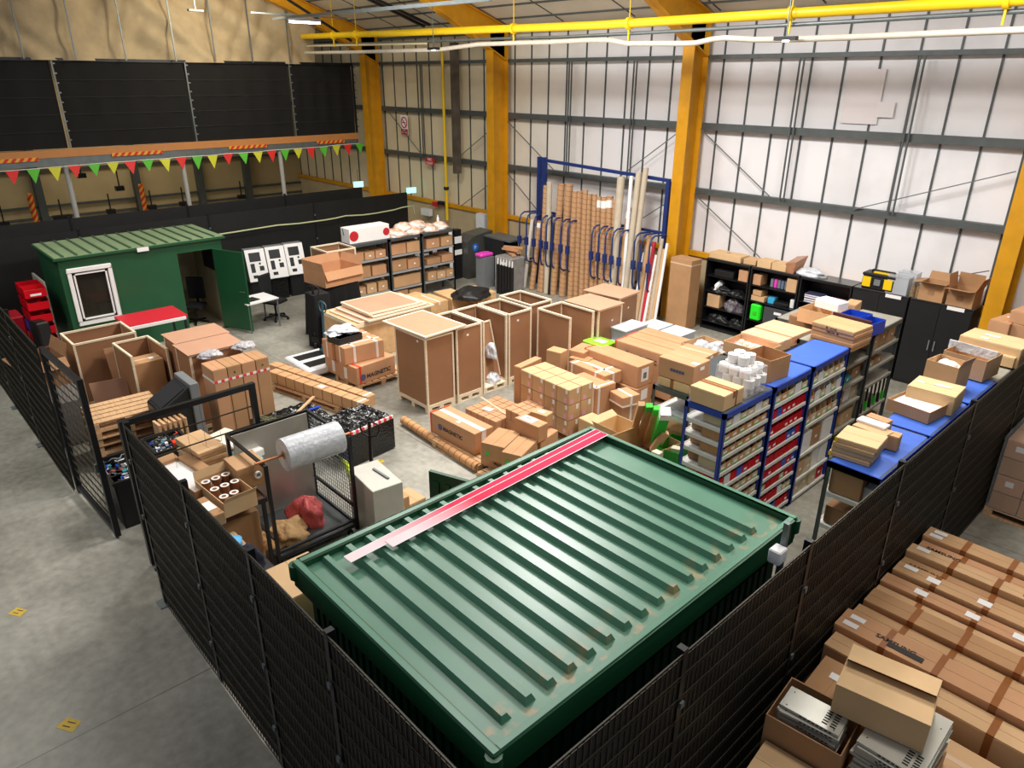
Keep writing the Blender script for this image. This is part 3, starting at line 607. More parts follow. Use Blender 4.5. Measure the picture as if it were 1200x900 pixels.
# ================================================================== far green cabin
X0, X1, Y0, Y1, HC = -18.95, -17.12, 3.08, 6.5, 2.24
r = empty('portable_cabin', ((X0+X1)/2,(Y0+Y1)/2,0), 'small dark green cabin with a white window and open door', 'cabin'); L0 = Vector(r.location)
def lb_(k, x0,x1,y0,y1,z0,z1,mi=0): k.box(x0-L0.x,x1-L0.x,y0-L0.y,y1-L0.y,z0,z1,mi)
k = M(); t = .06; dy0, dy1 = 5.46, 6.28
lb_(k,X0,X0+t,Y0,Y1,0,HC-.05); lb_(k,X0+t,X1-t,Y0,Y0+t,0,HC-.05); lb_(k,X0+t,X1-t,Y1-t,Y1,0,HC-.05)
wy0, wy1, wz0, wz1 = 3.27, 3.99, .83, 1.9
lb_(k,X1-t,X1,Y0,wy0,0,HC-.05); lb_(k,X1-t,X1,wy1,dy0,0,HC-.05); lb_(k,X1-t,X1,dy1,Y1,0,HC-.05); lb_(k,X1-t,X1,wy0,wy1,0,wz0); lb_(k,X1-t,X1,wy0,wy1,wz1,HC-.05); lb_(k,X1-t,X1,dy0,dy1,1.97,HC-.05)
k.build('wall_panels', green, r)
k = M(); lb_(k,X0+t,X0+t+.01,Y0+t,Y1-t,.05,HC-.1); lb_(k,X0+t,X1-t,Y1-t-.01,Y1-t,.05,HC-.1); lb_(k,X0+t,X1-t,Y0+t,Y1-t,.0,.05); k.build('lining', mat('cabin_lining',(176,166,140),.8), r)
k = M(); lb_(k,X0-.08,X1+.08,Y0-.08,Y1+.08,HC-.05,HC); k.build('roof_edge', green, r)
rl = mat('pale_green_roof',(132,154,116),.5,var=.1)
k = M(); lb_(k,X0-.05,X1+.05,Y0-.05,Y1+.05,HC,HC+.01)
for i in range(13):
    y = Y0+.1+i*.262; lb_(k,X0-.05,X1+.05,y,y+.035,HC+.01,HC+.035,1)
k.build('roof_sheet', [rl, mat('roof_rib_green',(64,96,70),.5)], r)
k = M(); 
for (a_,b_,c_,d_) in ((3.2,4.06,.74,.83),(3.2,4.06,1.9,1.99),(3.2,3.28,.83,1.9),(3.98,4.06,.83,1.9)): lb_(k,X1-.03,X1+.04,a_,b_,c_,d_)
wf = k.build('window_frame', white, r, bevel=.01)
k = M(); lb_(k,X1-.035,X1-.03,3.28,3.98,.83,1.9); k.build('window_pane', mat('window_glass',(70,66,56),.05,spec=.8,trans=.6), wf)
k = M(); lb_(k,X1-.02,X1+.03,3.31,3.95,.86,.89); lb_(k,X1-.02,X1+.03,3.31,3.34,.86,1.87); lb_(k,X1-.02,X1+.03,3.92,3.95,.86,1.87); lb_(k,X1-.02,X1+.03,3.31,3.95,1.84,1.87); k.build('sash', white, wf)
k = M(); k.box(0,.92,-.02,.02,.06,1.97)
dd = k.build('door', green, r, (X1-L0.x,dy1-L0.y,0), math.radians(24)); dd.rotation_euler.z = math.radians(22)
k = M(); k.bar((.84,-.05,1.02),(.72,-.05,1.02),.02); k.bar((.84,-.02,1.02),(.84,-.05,1.02),.02); k.build('handle', galv, dd)
k = M(); lb_(k,X1+.08,X1+.09,4.62,4.86,HC-.09,HC+.0); k.build('name_plate', white, r)
def office_chair(x, y, a, label):
    r = empty('office_chair', (x,y,0), label, 'chair', None, a)
    k = M(); k.box(-.24,.24,-.24,.24,.44,.52); k.build('seat', cloth, r, bevel=.03); k = M(); k.box(-.22,.22,.2,.27,.6,1.15); k.build('backrest', cloth, r, bevel=.03)
    k = M(); k.cyl((0,0,.12),(0,0,.44),.03); k.bar((0,.24,.46),(0,.25,.7),.05); k.build('column', blackm, r)
    for i in range(5):
        t = i*2*math.pi/5; k = M(); k.bar((0,0,.12),(.3*math.cos(t),.3*math.sin(t),.07),.04); k.build('leg', blackm, r)
        k = M(); k.cyl((.3*math.cos(t)-.02,.3*math.sin(t),.03),(.3*math.cos(t)+.02,.3*math.sin(t),.03),.03); k.build('caster', black, r)
office_chair(-17.9,5.9,.8,'black office chair inside the small green cabin')
k = M(); k.box(-.4,.4,-.02,.0,-.25,.25); tag(k.build('notice_board', cloth, None, (-17.8,6.42,1.6)), 'dark board on the inside wall of the green cabin', 'board')
r = empty('desk', (-18.3,3.75,0), 'white desk seen through the cabin window', 'desk')
k = M(); k.box(-.4,.4,-.5,.5,.7,.73); k.build('desk_top', white, r)
for sx in (-1,1):
    for sy in (-1,1): k = M(); k.box(sx*.37-.02,sx*.37+.02,sy*.46-.02,sy*.46+.02,.0,.7); k.build('leg', white, r)
# ================================================================== lights
def area(name, loc, sx, sy, energy, color=(1,1,1), target=None):
    l = bpy.data.lights.new(name, 'AREA'); l.shape = 'RECTANGLE'; l.size = sx; l.size_y = sy; l.energy = energy; l.color = color
    o = bpy.data.objects.new(name, l); COL.objects.link(o); o.location = loc
    if target is not None: o.rotation_euler = (Vector(target)-Vector(loc)).to_track_quat('-Z','Y').to_euler()
    return o
area('highbay_light', (-8.5,9.0,8.2), 1.8,1.8, 760, (1,.975,.94))
area('highbay_light', (-3.2,10.5,7.6), 1.6,1.6, 300, (1,.97,.92))
area('highbay_light', (-14,8.5,8.6), 2.2,2.2, 480, (1,.97,.93))
area('highbay_light', (-6.5,5.0,8.6), 1.5,1.5, 110, (1,.97,.93))
area('highbay_light', (-14.5,-.5,8), 2,2, 350, (1,.97,.88))
area('highbay_light', (-1.0,6.5,8.4), 1.2,1.2, 170, (1,.93,.82))
area('roof_bounce_fill', (-14,11,5.2), 9,3, 130, (1,.95,.85), (-14,11.2,9))  # added fill aimed up at the roof liner, stands in for bounced light
area('highbay_light', (-20.5,9.5,7.6), .8,2, 160, (1,.9,.7), (-24.5,9.5,6.2))
area('highbay_light', (-28,8,6), 2,5, 130, (1,.88,.66))
w = bpy.data.worlds.new('world'); SC.world = w; w.use_nodes = True; w.node_tree.nodes['Background'].inputs[0].default_value = (.82,.86,.95,1); w.node_tree.nodes['Background'].inputs[1].default_value = .24
SC.view_settings.view_transform = 'Standard'; SC.view_settings.look = 'None'; SC.view_settings.exposure = .15
# ================================================================== crates
def crate(label, x, y, z0, lx, ly, h, a=0, skip=(), pal=True, tag_at=None, top=None, group='tall hardboard crates', pm=None):
    """pine framed hardboard crate standing on its own pallet base; skip holds missing faces of L R B K (near-left, near-right, far-right, far-left)"""
    pm = pm or hard; r = empty('hardboard_crate', (x, y, z0), label, 'crate', group, a); t = .035; zb = .12 if pal else 0
    if pal:
        k = M(); k.box(-lx/2,lx/2,-ly/2,ly/2,.09,.12); k.build('base_deck', pine, r)
        for i in range(3):
            q = -lx/2+(lx-.09)*i/2; k = M(); k.box(q,q+.09,-ly/2,ly/2,0,.02)
            for j in range(3): w = -ly/2+(ly-.09)*j/2; k.box(q,q+.09,w,w+.09,.02,.09)
            k.build('skid', pine, r)
    k = M()
    for sx in (-1,1):
        for sy in (-1,1): k.box(min(sx*lx/2,sx*(lx/2-t)),max(sx*lx/2,sx*(lx/2-t)),min(sy*ly/2,sy*(ly/2-t)),max(sy*ly/2,sy*(ly/2-t)),zb,h)
    for z in (zb,h-t):
        if not('L' in skip and z > zb): k.box(-lx/2+t,lx/2-t,-ly/2,-ly/2+t,z,z+t)
        k.box(-lx/2+t,lx/2-t,ly/2-t,ly/2,z,z+t)
        k.box(-lx/2,-lx/2+t,-ly/2+t,ly/2-t,z,z+t)
        if not('R' in skip): k.box(lx/2-t,lx/2,-ly/2+t,ly/2-t,z,z+t)
    k.build('pine_frame', pine, r)
    ins = .012
    F_ = {'L':(-lx/2+t,lx/2-t,-ly/2+ins,-ly/2+ins+.006), 'K':(-lx/2+ins,-lx/2+ins+.006,-ly/2+t,ly/2-t), 'B':(-lx/2+t,lx/2-t,ly/2-ins-.006,ly/2-ins), 'R':(lx/2-ins-.006,lx/2-ins,-ly/2+t,ly/2-t)}
    for f, (a_,b_,c_,d_) in F_.items():
        if f in skip: continue
        k = M(); k.box(a_,b_,c_,d_,zb+t,h-t); k.build('side_panel', pm, r)
    if tag_at:
        for f, u, v in tag_at: patch(r, f, u, v, .05, .04, lx-.024, ly-.024, h, white)
    if top == 'lid':
        k = M(); k.box(-lx/2+t,lx/2-t,-ly/2+t,ly/2-t,h+.012,h+.02); k.box(-lx/2-.01,lx/2+.01,-ly/2-.01,-ly/2+t,h,h+.025,1); k.box(-lx/2-.01,lx/2+.01,ly/2-t,ly/2+.01,h,h+.025,1); k.box(-lx/2-.01,-lx/2+t,-ly/2+t,ly/2-t,h,h+.025,1); k.box(lx/2-t,lx/2+.01,-ly/2+t,ly/2-t,h,h+.025,1)
        k.build('lid', [hardl, pine], r)
    elif top == 'flat':
        k = M(); k.box(-lx/2-.03,lx/2+.03,-ly/2-.03,ly/2+.03,h,h+.012); k.build('lid', hardl, r)
    return r
xc = -10.26
crate('hardboard crate at the corner of the crate row, loose framed lid resting on it', xc, 7.33, 0, .95, .64, 1.46, tag_at=[('L',.75,.93)])
crate('tall hardboard crate with a pine frame, second along from the lidded corner crate', xc, 8.02, 0, .95, .62, 1.49, tag_at=[('R',.45,.88)])
crate('open-fronted hardboard crate holding a leaning panel and plastic wrap', xc, 8.67, 0, .95, .62, 1.49, skip=('R',))
crate('open-topped hardboard crate just past the one with the leaning panel', xc, 9.33, 0, .95, .62, 1.49, tag_at=[('R',.4,.88)])
crate('open hardboard crate behind the row, its dark inner wall standing above its neighbour', -10.4, 10.05, 0, .95, .62, 1.5)
crate('wide hardboard crate with an open side facing the piled cartons', -9.27, 10.08, 0, .9, .7, 1.49, skip=('R',))
crate('hardboard crate with a brown sheet top beside the open-sided crate', -9.25, 10.9, 0, .9, .74, 1.48, top='flat', tag_at=[('R',.6,.8)])
crate('hardboard crate with a brown sheet top nearest the blue roll rack', -9.45, 11.7, 0, .9, .7, 1.52, a=.08, top='flat', tag_at=[('R',.5,.82)])
def framed_lid(label, n, l, r, z, th=.03, group='framed hardboard lids', tilt=None, m=None):
    x, y, lx, ly, a = frame_of(n, l, r, z); r_ = empty('framed_lid', (x,y,z-th), label, 'crate lid', group, a)
    w = .04; k = M(); k.box(-lx/2,lx/2,-ly/2,-ly/2+w,0,th); k.box(-lx/2,lx/2,ly/2-w,ly/2,0,th); k.box(-lx/2,-lx/2+w,-ly/2+w,ly/2-w,0,th); k.box(lx/2-w,lx/2,-ly/2+w,ly/2-w,0,th)
    k.build('pine_frame', pine, r_); k = M(); k.box(-lx/2+w,lx/2-w,-ly/2+w,ly/2-w,th*.5,th-.004); k.build('panel', m or hardl, r_)
    if tilt: r_.rotation_euler.x = tilt[0]; r_.rotation_euler.y = tilt[1]
    return r_
framed_lid('pale framed lid resting askew on top of the corner crate', (498,395),(452,374),(543,380),1.53,tilt=(0.015,-.01),m=mat('lid_board',(184,138,108),.85,var=.06))
# leaning panel in the open fronted crate
r = empty('framed_lid', (-9.95,8.5,.2), 'framed hardboard panel leaning inside the open-fronted crate', 'crate lid', 'framed hardboard lids'); r.rotation_euler = (0,math.radians(-16),.0)
k = M(); k.box(-.02,.0,0,.42,0,1.1); k.build('panel', hard, r); k = M(); k.box(-.025,.012,.42,.45,0,1.1); k.box(-.025,.012,0,.45,1.1,1.13); k.box(-.025,.012,-.02,.0,0,1.1); k.build('pine_frame', pine, r)
def lump(name, label, cat, x, y, z, rx, ry, rzz, m, seed=0, amp=.25, group=None, n=20, parent=None):
    rnd = random.Random(seed); vs = []; fs = []; ph = [rnd.uniform(0,6) for _ in range(6)]
    for i in range(n+1):
        th = math.pi/2*i/n
        for j in range(n*2):
            p = 2*math.pi*j/(n*2); d = 1+amp*(math.sin(3*p+ph[0]+2*th)+.6*math.sin(5*p+ph[1]-4*th)+.5*math.sin(9*th+ph[2]+2*p)+.4*math.sin(11*p+7*th+ph[3]))/2
            vs.append((rx*math.cos(th)*math.cos(p)*d, ry*math.cos(th)*math.sin(p)*d, max(0,rzz*math.sin(th)*(1+amp*.5*math.sin(4*p+ph[4])*math.cos(th)))))
    for i in range(n):
        for j in range(n*2): fs.append((i*2*n+j, i*2*n+(j+1)%(2*n), (i+1)*2*n+(j+1)%(2*n), (i+1)*2*n+j))
    k = M(); k.add(vs, fs, 0, True); k.add(vs[:2*n], [tuple(range(2*n))[::-1]])
    o = k.build(name, m, parent, (x,y,z))
    return tag(o, label, cat, group) if label else o
lump('plastic_wrap','crumpled clear plastic wrap inside the open-fronted crate','plastic wrap',-10.0,8.75,.62,.14,.1,.3,clearp,3)
lump('plastic_wrap','clear plastic wrap on the floor of the open-fronted crate','plastic wrap',-10.0,8.72,.125,.22,.14,.2,clearp,5)
# pale OSB crate with the stack of framed lids
k = M(); k.box(-.69,.69,-.72,.72,.1,.93)
o = empty('plywood_crate', (-13.38,8.05,0), 'large pale plywood crate under the stack of framed lids', 'crate', None, 0)
k.build('body', ply, o, bevel=.01)
k = M()
for sx in (-.7,.7-.0):
    pass
for (a_,b_,c_,d_) in ((-.7,-.62,-.735,-.72),(.62,.7,-.735,-.72)): k.box(a_,b_,c_,d_,.1,.93)
for (c_,d_) in ((-.72,-.64),(.64,.72)): k.box(.69,.705,c_,d_,.1,.93)
k.box(-.62,.62,-.735,-.72,.85,.93); k.box(.69,.705,-.64,.64,.85,.93); k.build('batten', pine, o)
for i in range(3): k = M(); q = -.68+i*.63; k.box(q,q+.1,-.7,.7,0,.1); k.build('skid', pine, o)
for i, (dz, (n,l,r_)) in enumerate(((.0,((421,378),(401,361),(492,354))),(.045,((432,376),(405,358),(500,354))),(.09,((437,371),(405,356),(497,354))),(.135,((432,368),(403,353),(490,353))))):
    framed_lid('framed hardboard lid in the stack on the plywood crate, %s from the bottom' % ords[i], n, l, r_, .97+dz, .035, 'stack of framed lids')
# boxes behind the crates (low pale cartons, osb)
for i, (n,l,r_,z,h) in enumerate((((505,356),(490,347),(520,350),.62,.3),((530,351),(512,341),(548,346),.6,.28),((560,347),(537,339),(580,341),.66,.3),((492,351),(478,345),(500,345),.6,.3))):
    carton('pale flat carton in the low pile before the metal racks, %s from its far end' % ['first','second','third','last'][i], n,l,r_,z,h+.3,m=ply,group='low pale cartons before the racks',tape=None if i else tapew, marks=[('lab','R',.5,.6,.18,.1,white)] if i==2 else ())
k = M(); k.box(-1.0,1.0,-.55,.55,.0,.4); o = k.build('plywood_crate', ply, None, (-12.4,10.6,0), .03, bevel=.01); tag(o, 'low pale plywood crate between the crate row and the roll rack', 'crate')
lump('bubble_wrap_pile','small heap of grey bubble wrap on the plywood crate behind the row','bubble wrap',-12.6,10.2,.4,.35,.25,.14,clearp,9)
k = M()
for i in range(3): pass
o = lump('foam_sheet','black moulded foam pieces piled on the low pale cartons','foam',-13.55,11.2,.61,.42,.5,.26,black,11,amp=.2)
# ================================================================== MAGNETIC cartons
def magbox(label, n, l, r_, zt, h, txt=None, **kw):
    marks = list(kw.pop('marks', ()))
    o = carton(label, n, l, r_, zt, h, m=mag, marks=marks, **kw)
    x, y, lx, ly, a = frame_of(n, l, r_, zt)
    if txt:
        f, u, v, sz = txt
        text('MAGNETIC', sz, mat('logo_ink',(74,58,66),.8), o, on_face(f,u,v,lx,ly,h,.004), FACE_ROT[f], bold=sz*.03)
        p = on_face(f,u,v,lx,ly,h,.006); k = M(); off = sz*.75; c = p+Vector((-off,0,sz*.35)) if f == 'L' else p+Vector((0,-off,sz*.35)); d = Vector((0,-.001,0)) if f == 'L' else Vector((.001,0,0))
        k.cyl(c-d, c+d, sz*.55, 16); k.build('logo_disc', mat('logo_blue',(88,92,132),.8), o)
    return o
pallet('wooden pallet under the single large marked carton beside the paper roll', -8.13, 6.6, 0, 1.2, .6)
magbox('large brown carton with white taped top, alone on its pallet beside the floor roll', (556,509),(506,482),(576,499),.52,.38,('L',.3,.42,.1), tape=tapew, marks=[('lab','T',.55,.25,.08,.06,white),('lab','R',.45,.72,.07,.12,white)], bands=[('y',.02,.04,taper),('x',.5,.09,tapew)])
pallet('wooden pallet under the four long marked cartons before the plywood crate', -11.95, 7.2, 0, .85, 1.2)
magbox('marked brown carton low on the pallet nearest the floor, beneath a taped one', (417,432),(398,423),(461,416),.5,.365,('R',.25,.25,.12), bands=[('x',.1,.05,taper)], marks=[('lab','L',.4,.5,.1,.24,tapew)])
magbox('brown carton in the lower layer before the plywood crate, behind the marked one', (397,422),(381,414),(443,408),.5,.365, marks=[('lab','L',.6,.5,.1,.24,tapew)])
magbox('taped brown carton on the upper layer with a black tray on it', (403,409),(389,403),(451,399),.85,.345, bands=[('y',.5,.05,tapew),('x',.25,.05,tapew),('x',.82,.05,tapew)])
magbox('taped brown carton on the upper layer against the plywood crate', (388,403),(376,397),(436,392),.85,.345, bands=[('y',.5,.05,tapew),('x',.3,.05,tapew)])
p = at(410,400,z=.86); r = empty('plastic_tray', (p.x-.15,p.y-.02,.853), 'black plastic tray holding crumpled film on the taped cartons', 'tray', None, .1)
k = M(); k.box(-.2,.2,-.28,.28,0,.015); k.box(-.2,.2,-.28,-.265,.015,.13); k.box(-.2,.2,.265,.28,.015,.13); k.box(-.2,-.185,-.265,.265,.015,.13); k.box(.185,.2,-.265,.265,.015,.13); k.build('shell', black, r)
lump('plastic_wrap','pale crumpled film lying over the black tray on taped cartons','plastic wrap',p.x-.3,p.y+.02,.99,.26,.3,.13,clearp,15,amp=.4)
# ================================================================== left: tall cartons and crates
for i in range(4):
    y = 3.78+i*.235
    carton_at('tall brown carton bound with red and white tape, %s from the barred gate side' % ords[i], -11.07, y, 0, .46, .225, 1.45, m=card[2] if i%2 else mag, seam='x', group='row of tall taped cartons', bands=[('z',.86,.04,redwhite)], marks=[('txt','R','^',.4,.9,.08,ink)] if i in (1,3) else ())
for i, (px,py) in enumerate(((246,414),(286,404))):
    p = at(px,py,z=1.49); lump('bagged_bundle','clear bagged bundle of parts on the tall cartons, %s the green cabin door' % ('further from','nearer')[[246,286].index(px)],'bundle',p.x,p.y,1.455,.17,.19,.09,mat('bagged_parts',(206,202,206),.25,var=.5,scale=25,bump=.9,bscale=30),20+i,amp=.18,group='bagged bundles')
crate('closed hardboard crate with a pale top behind the tall taped cartons', -12.08, 4.1, 0, .66, .9, 1.46, top='flat', group='pale topped crates', pm=hard)
crate('closed hardboard crate with a pale top nearest the green cabin', -12.78, 4.15, 0, .66, .9, 1.46, top='flat', group='pale topped crates', pm=hard)
# open crates O1, O2
x, y, lx, ly, a = frame_of((85,404),(67,391),(160,389),1.3)
crate('open-topped hardboard crate below the white cabin window', x, y, 0, lx, ly, 1.3, a, group='open crates by the cabin')
x, y, lx, ly, a = frame_of((153,418),(130,402),(197,408),1.3)
crate('open-topped hardboard crate holding a taped brown carton', x, y, 0, lx, ly, 1.3, a, skip=('R',), group='open crates by the cabin')
carton_at('square brown carton sitting inside the open hardboard crate', x+.12, y, .13, .42, .5, .95, a, m=card[2], tape=tapec, marks=[('lab','T',.6,.7,.1,.08,white)])
# leaning hardboard sheets
def lean(label, p0, p1, h, dx, m, name='hardboard_sheet', group='leaning hardboard sheets'):
    p0 = Vector(p0); p1 = Vector(p1); k = M(); t = Vector((.012,0,0)); up = Vector((dx,0,h))
    k.hexa([(0,0,0),tuple(p1-p0),tuple(p1-p0+t),tuple(t),tuple(up),tuple(p1-p0+up),tuple(p1-p0+up+t),tuple(up+t)]); return tag(k.build(name, m, None, p0), label, 'sheet', group)
lean('tall brown sheet leaning against the open crate below the window', (-13.55,2.9,0),(-13.5,3.35,0),1.15,-.45,hard)
lean('brown sheet propped low between the pallets and the open crate', (-13.2,2.45,0),(-13.1,3.0,0),.75,-.3,mat('card_sheet',(150,110,88),.7))
# flopped open carton near the fence
p = at(75,415,z=1.2); open_carton_at('battered open carton with torn labels beside the fence end', -14.4, 1.98, 0, .8, .55, 1.15, .1, m=dcard, flaps=(100,130,20,150), fl=.22, marks=[('lab','L',.6,.8,.1,.06,white)])
k = M(); k.box(-.4,.4,-.25,.25,0,.8); o = k.build('wire_sheet_stack', mat('grey_screen',(112,108,104),.6,var=.3,scale=30), None, (-13.2,2.0,0),0,bevel=.02); tag(o,'grey slatted bundle behind the barred gate','bundle')
# pallet stack
for i in range(6):
    pallet('wooden pallet in the stack behind the barred gate, %s from the floor' % ords[i], -11.98+.02*math.sin(i*2), 2.55, i*.132, 1.05, .86, math.pi/2-.05+.01*math.sin(i*5), group='stack of pallets', boards=5)
# small wooden rolls (edge strips) near the gate
for i in range(6):
    k = M(); k.box(-.12,.12,-.02,.02,0,.9)
    tag(k.build('timber_strip', pined, None, (-10.75,2.7+i*.075,.0), .05), 'short upright timber strip behind the gate top rail, %s in its row' % ords[i], 'timber', 'upright timber strips')
# black kiosk housing with grey side
r = empty('kiosk_housing', (-11.15,3.08,0), 'black kiosk housing with a grey side and sloped top', 'kiosk', None, 0)
k = M(); k.hexa([(-.3,-.28,0),(.3,-.28,0),(.3,.2,0),(-.3,.2,0),(-.3,-.28,1.0),(.3,-.28,1.0),(.3,.2,1.28),(-.3,.2,1.28)]); k.build('body', black, r, bevel=.015)
k = M(); k.box(-.32,.34,.2,.34,0,1.34); k.build('side_cheek', greyp, r, bevel=.01)
k = M(); k.hexa([(-.24,-.24,1.03),(.24,-.24,1.03),(.24,.14,1.245),(-.24,.14,1.245),(-.24,-.24,1.04),(.24,-.24,1.04),(.24,.14,1.26),(-.24,.14,1.26)]); k.build('screen', mat('dark_screen',(38,36,34),.2), r)
# red covered table and red bins by the cabin
r = empty('table', (-16.0,4.35,0), 'low table with a red top in front of the green cabin', 'table', None, .0)
k = M(); k.box(-.45,.45,-.6,.6,.95,1.0); k.build('table_top', redm, r); k = M(); k.box(.46,.5,-.62,.55,.92,.98); k.build('white_edge', white, r)
for sx in (-1,1):
    for sy in (-1,1): k = M(); k.box(sx*.4-.02,sx*.4+.02,sy*.55-.02,sy*.55+.02,0,.95); k.build('leg', blackm, r)
r = empty('bin_rack', (-18.1,2.55,0), 'grey louvred rack of red bins beside the small green cabin', 'rack')
k = M(); k.box(-.5,.55,.26,.3,0,1.7); k.build('back_panel', beige_metal, r); k = M(); k.box(-.5,.5,-.28,.26,0,.06); k.build('base', greys, r)
def part_bin(name, label, x, y, z, lx, ly, h, m, group, dirx=1, lab=True, parent=None):
    """open fronted parts bin; scoop faces +x"""
    t = .006; k = M(); k.box(-lx/2,lx/2,-ly/2,ly/2,0,t); k.box(-lx/2,-lx/2+t,-ly/2,ly/2,t,h)
    for s_ in (-1,1):
        y0 = s_*ly/2; y1 = s_*(ly/2-t); a_, b_ = min(y0,y1), max(y0,y1)
        k.hexa([(-lx/2+t,a_,t),(lx/2,a_,t),(lx/2,b_,t),(-lx/2+t,b_,t),(-lx/2+t,a_,h),(lx/2-.03,a_,h),(lx/2-.03,b_,h),(-lx/2+t,b_,h)])
    pl = 'plastic' in m.name; k.box(lx/2-t,lx/2,-ly/2,ly/2,t,h*(.82 if pl else .62))
    if pl and name != 'x' and random.random() < .62: lab = 'c'
    o = k.build(name, m, None, (x,y,z)); tag(o, label, 'bin', group)
    if lab:
        if lab != 'c': q = M(); q.box(lx/2,lx/2+.002,-ly*.25,ly*.25,h*.18,h*.4); q.build('paper_label', white, o)
        q = M(); q.box(-lx/2+.02,lx/2-.03,-ly/2+.012,ly/2-.012,.008,h*.45); q.build('contents', random.choice([card_in, greyp, black]), o)
    return o
for row in range(6):
    for c in range(2):
        part_bin('parts_bin', 'red bin on the rack beside the small cabin, %s row up, %s' % (ords[row], 'outer column' if c else 'inner column'), -17.95+c*.42, 2.6, .1+row*.27, .36, .4, .2, bluebin if (row,c) in ((2,0),(0,1)) else redbin, 'red bins beside the cabin')
        if (row,c) in ((2,0),(0,1)): bpy.data.objects[-1] if False else None
for o in list(COL.objects):
    if o.get('group') == 'red bins beside the cabin' and o.data.materials[0] == bluebin: o['label'] = o['label'].replace('red bin','blue bin')
for i, (x, y, z, sx, sy, h, m, lb) in enumerate(((-18.9,2.2,0,.7,.5,.8,redm,'red box in the dark corner beside the small cabin'),(-18.0,2.05,0,.6,.35,.75,greyp,'grey wrapped bundle near the red bins and fence'),(-17.2,2.5,0,.4,.25,1.0,black,'black upright case beside the cabin wall'))):
    k = M(); k.box(-sx/2,sx/2,-sy/2,sy/2,0,h); tag(k.build('storage_case', m, None, (x,y,z), .1*i, bevel=.03), lb, 'case')
carton_at('pale wooden box on the floor behind the battered open carton', -16.6, 1.95, 0, .5,.35,.75, .1, m=ply)
# electronics bins by the gate
def junk_bin(label, x, y, lx, ly, h, a, seed, mcol):
    r = empty('storage_bin', (x,y,0), label, 'bin', None, a); t = .02; k = M(); s_ = .04
    def wall(p): k.hexa(p)
    k.box(-lx/2+s_,lx/2-s_,-ly/2+s_,ly/2-s_,0,t)
    for (x0,x1,y0,y1) in ((-lx/2,lx/2,-ly/2,-ly/2+t),(-lx/2,lx/2,ly/2-t,ly/2),(-lx/2,-lx/2+t,-ly/2,ly/2),(lx/2-t,lx/2,-ly/2,ly/2)):
        f = lambda v: v*(1-.1)
        k.hexa([(f(x0),f(y0),0),(f(x1),f(y0),0),(f(x1),f(y1),0),(f(x0),f(y1),0),(x0,y0,h),(x1,y0,h),(x1,y1,h),(x0,y1,h)])
    k.box(-lx/2-.02,lx/2+.02,-ly/2-.02,-ly/2,h-.04,h); k.box(-lx/2-.02,lx/2+.02,ly/2,ly/2+.02,h-.04,h); k.box(-lx/2-.02,-lx/2,-ly/2,ly/2,h-.04,h); k.box(lx/2,lx/2+.02,-ly/2,ly/2,h-.04,h)
    k.build('shell', black, r)
    rnd = random.Random(seed); k = M(); cols = [greyp, black, white, bluebin, taper, mat('teal_plastic',(60,140,150),.5)]
    for i in range(70):
        px, py = rnd.uniform(-lx/2+.08,lx/2-.08), rnd.uniform(-ly/2+.08,ly/2-.08); pz = h-.1+rnd.uniform(0,.09)
        mi = rnd.choices(range(6), [5,6,2,1,.6,1])[0]
        if rnd.random() < .5:
            pts = [(px,py,pz)]; d = rnd.uniform(0,6)
            for q in range(7): d += rnd.uniform(-1,1); pts.append((max(-lx/2+.05,min(lx/2-.05,pts[-1][0]+.05*math.cos(d))),max(-ly/2+.05,min(ly/2-.05,pts[-1][1]+.05*math.sin(d))),pz+rnd.uniform(-.01,.03)))
            k.tube(pts, .008, 5, mi)
        else:
            s1 = rnd.uniform(.02,.06); k.box(px-s1,px+s1,py-s1*.7,py+s1*.7,pz-.03,pz+.02,mi)
    o = k.build('loose_cables', cols, r); o['kind'] = 'stuff'
    return r
junk_bin('black bin of tangled cables and electronics beside the barred gate', -10.02, 2.04, .85, .6, .75, 0, 1, 0)
p = at(184,521,z=.85); junk_bin('bin of grey cable bundles behind the inward gate', p.x-.05, max(p.y,2.64), .6, .5, .85, 0, 2, 0)
# ================================================================== long strapped carton bars
for i, (n, l, r_, lb) in enumerate((((424,473),(314,435),(429,467),'long bar of strapped cartons on the floor, row nearest the black wrapped load'),((430,466),(314,427),(434,461),'long bar of strapped cartons on the floor, row further from the black wrapped load'))):
    z = .34; n_p = at(*n, z=z); l_p = at(*l, z=z); d = n_p-l_p; L = d.length; a = math.atan2(d.y,d.x)
    cx_, cy_ = (n_p.x+l_p.x)/2-math.sin(a)*.1, (n_p.y+l_p.y)/2+math.cos(a)*.1
    carton_at(lb, cx_, cy_+i*.01, .12, L, .2, .22, a, m=card[1], group='long strapped carton bars', seam='x', bands=[('y',t,.02,kraftd) for t in (.1,.2,.3,.4,.5,.6,.7,.8,.9)]+[('y',.96,.05,tapew)], marks=[('lab','T',.55,.5,.14,.1,white)] if i == 0 else ())
pallet('low pallet carrying the long strapped carton bars', -11.9, 5.85, 0, 1.9, .5, .22, h=.11)
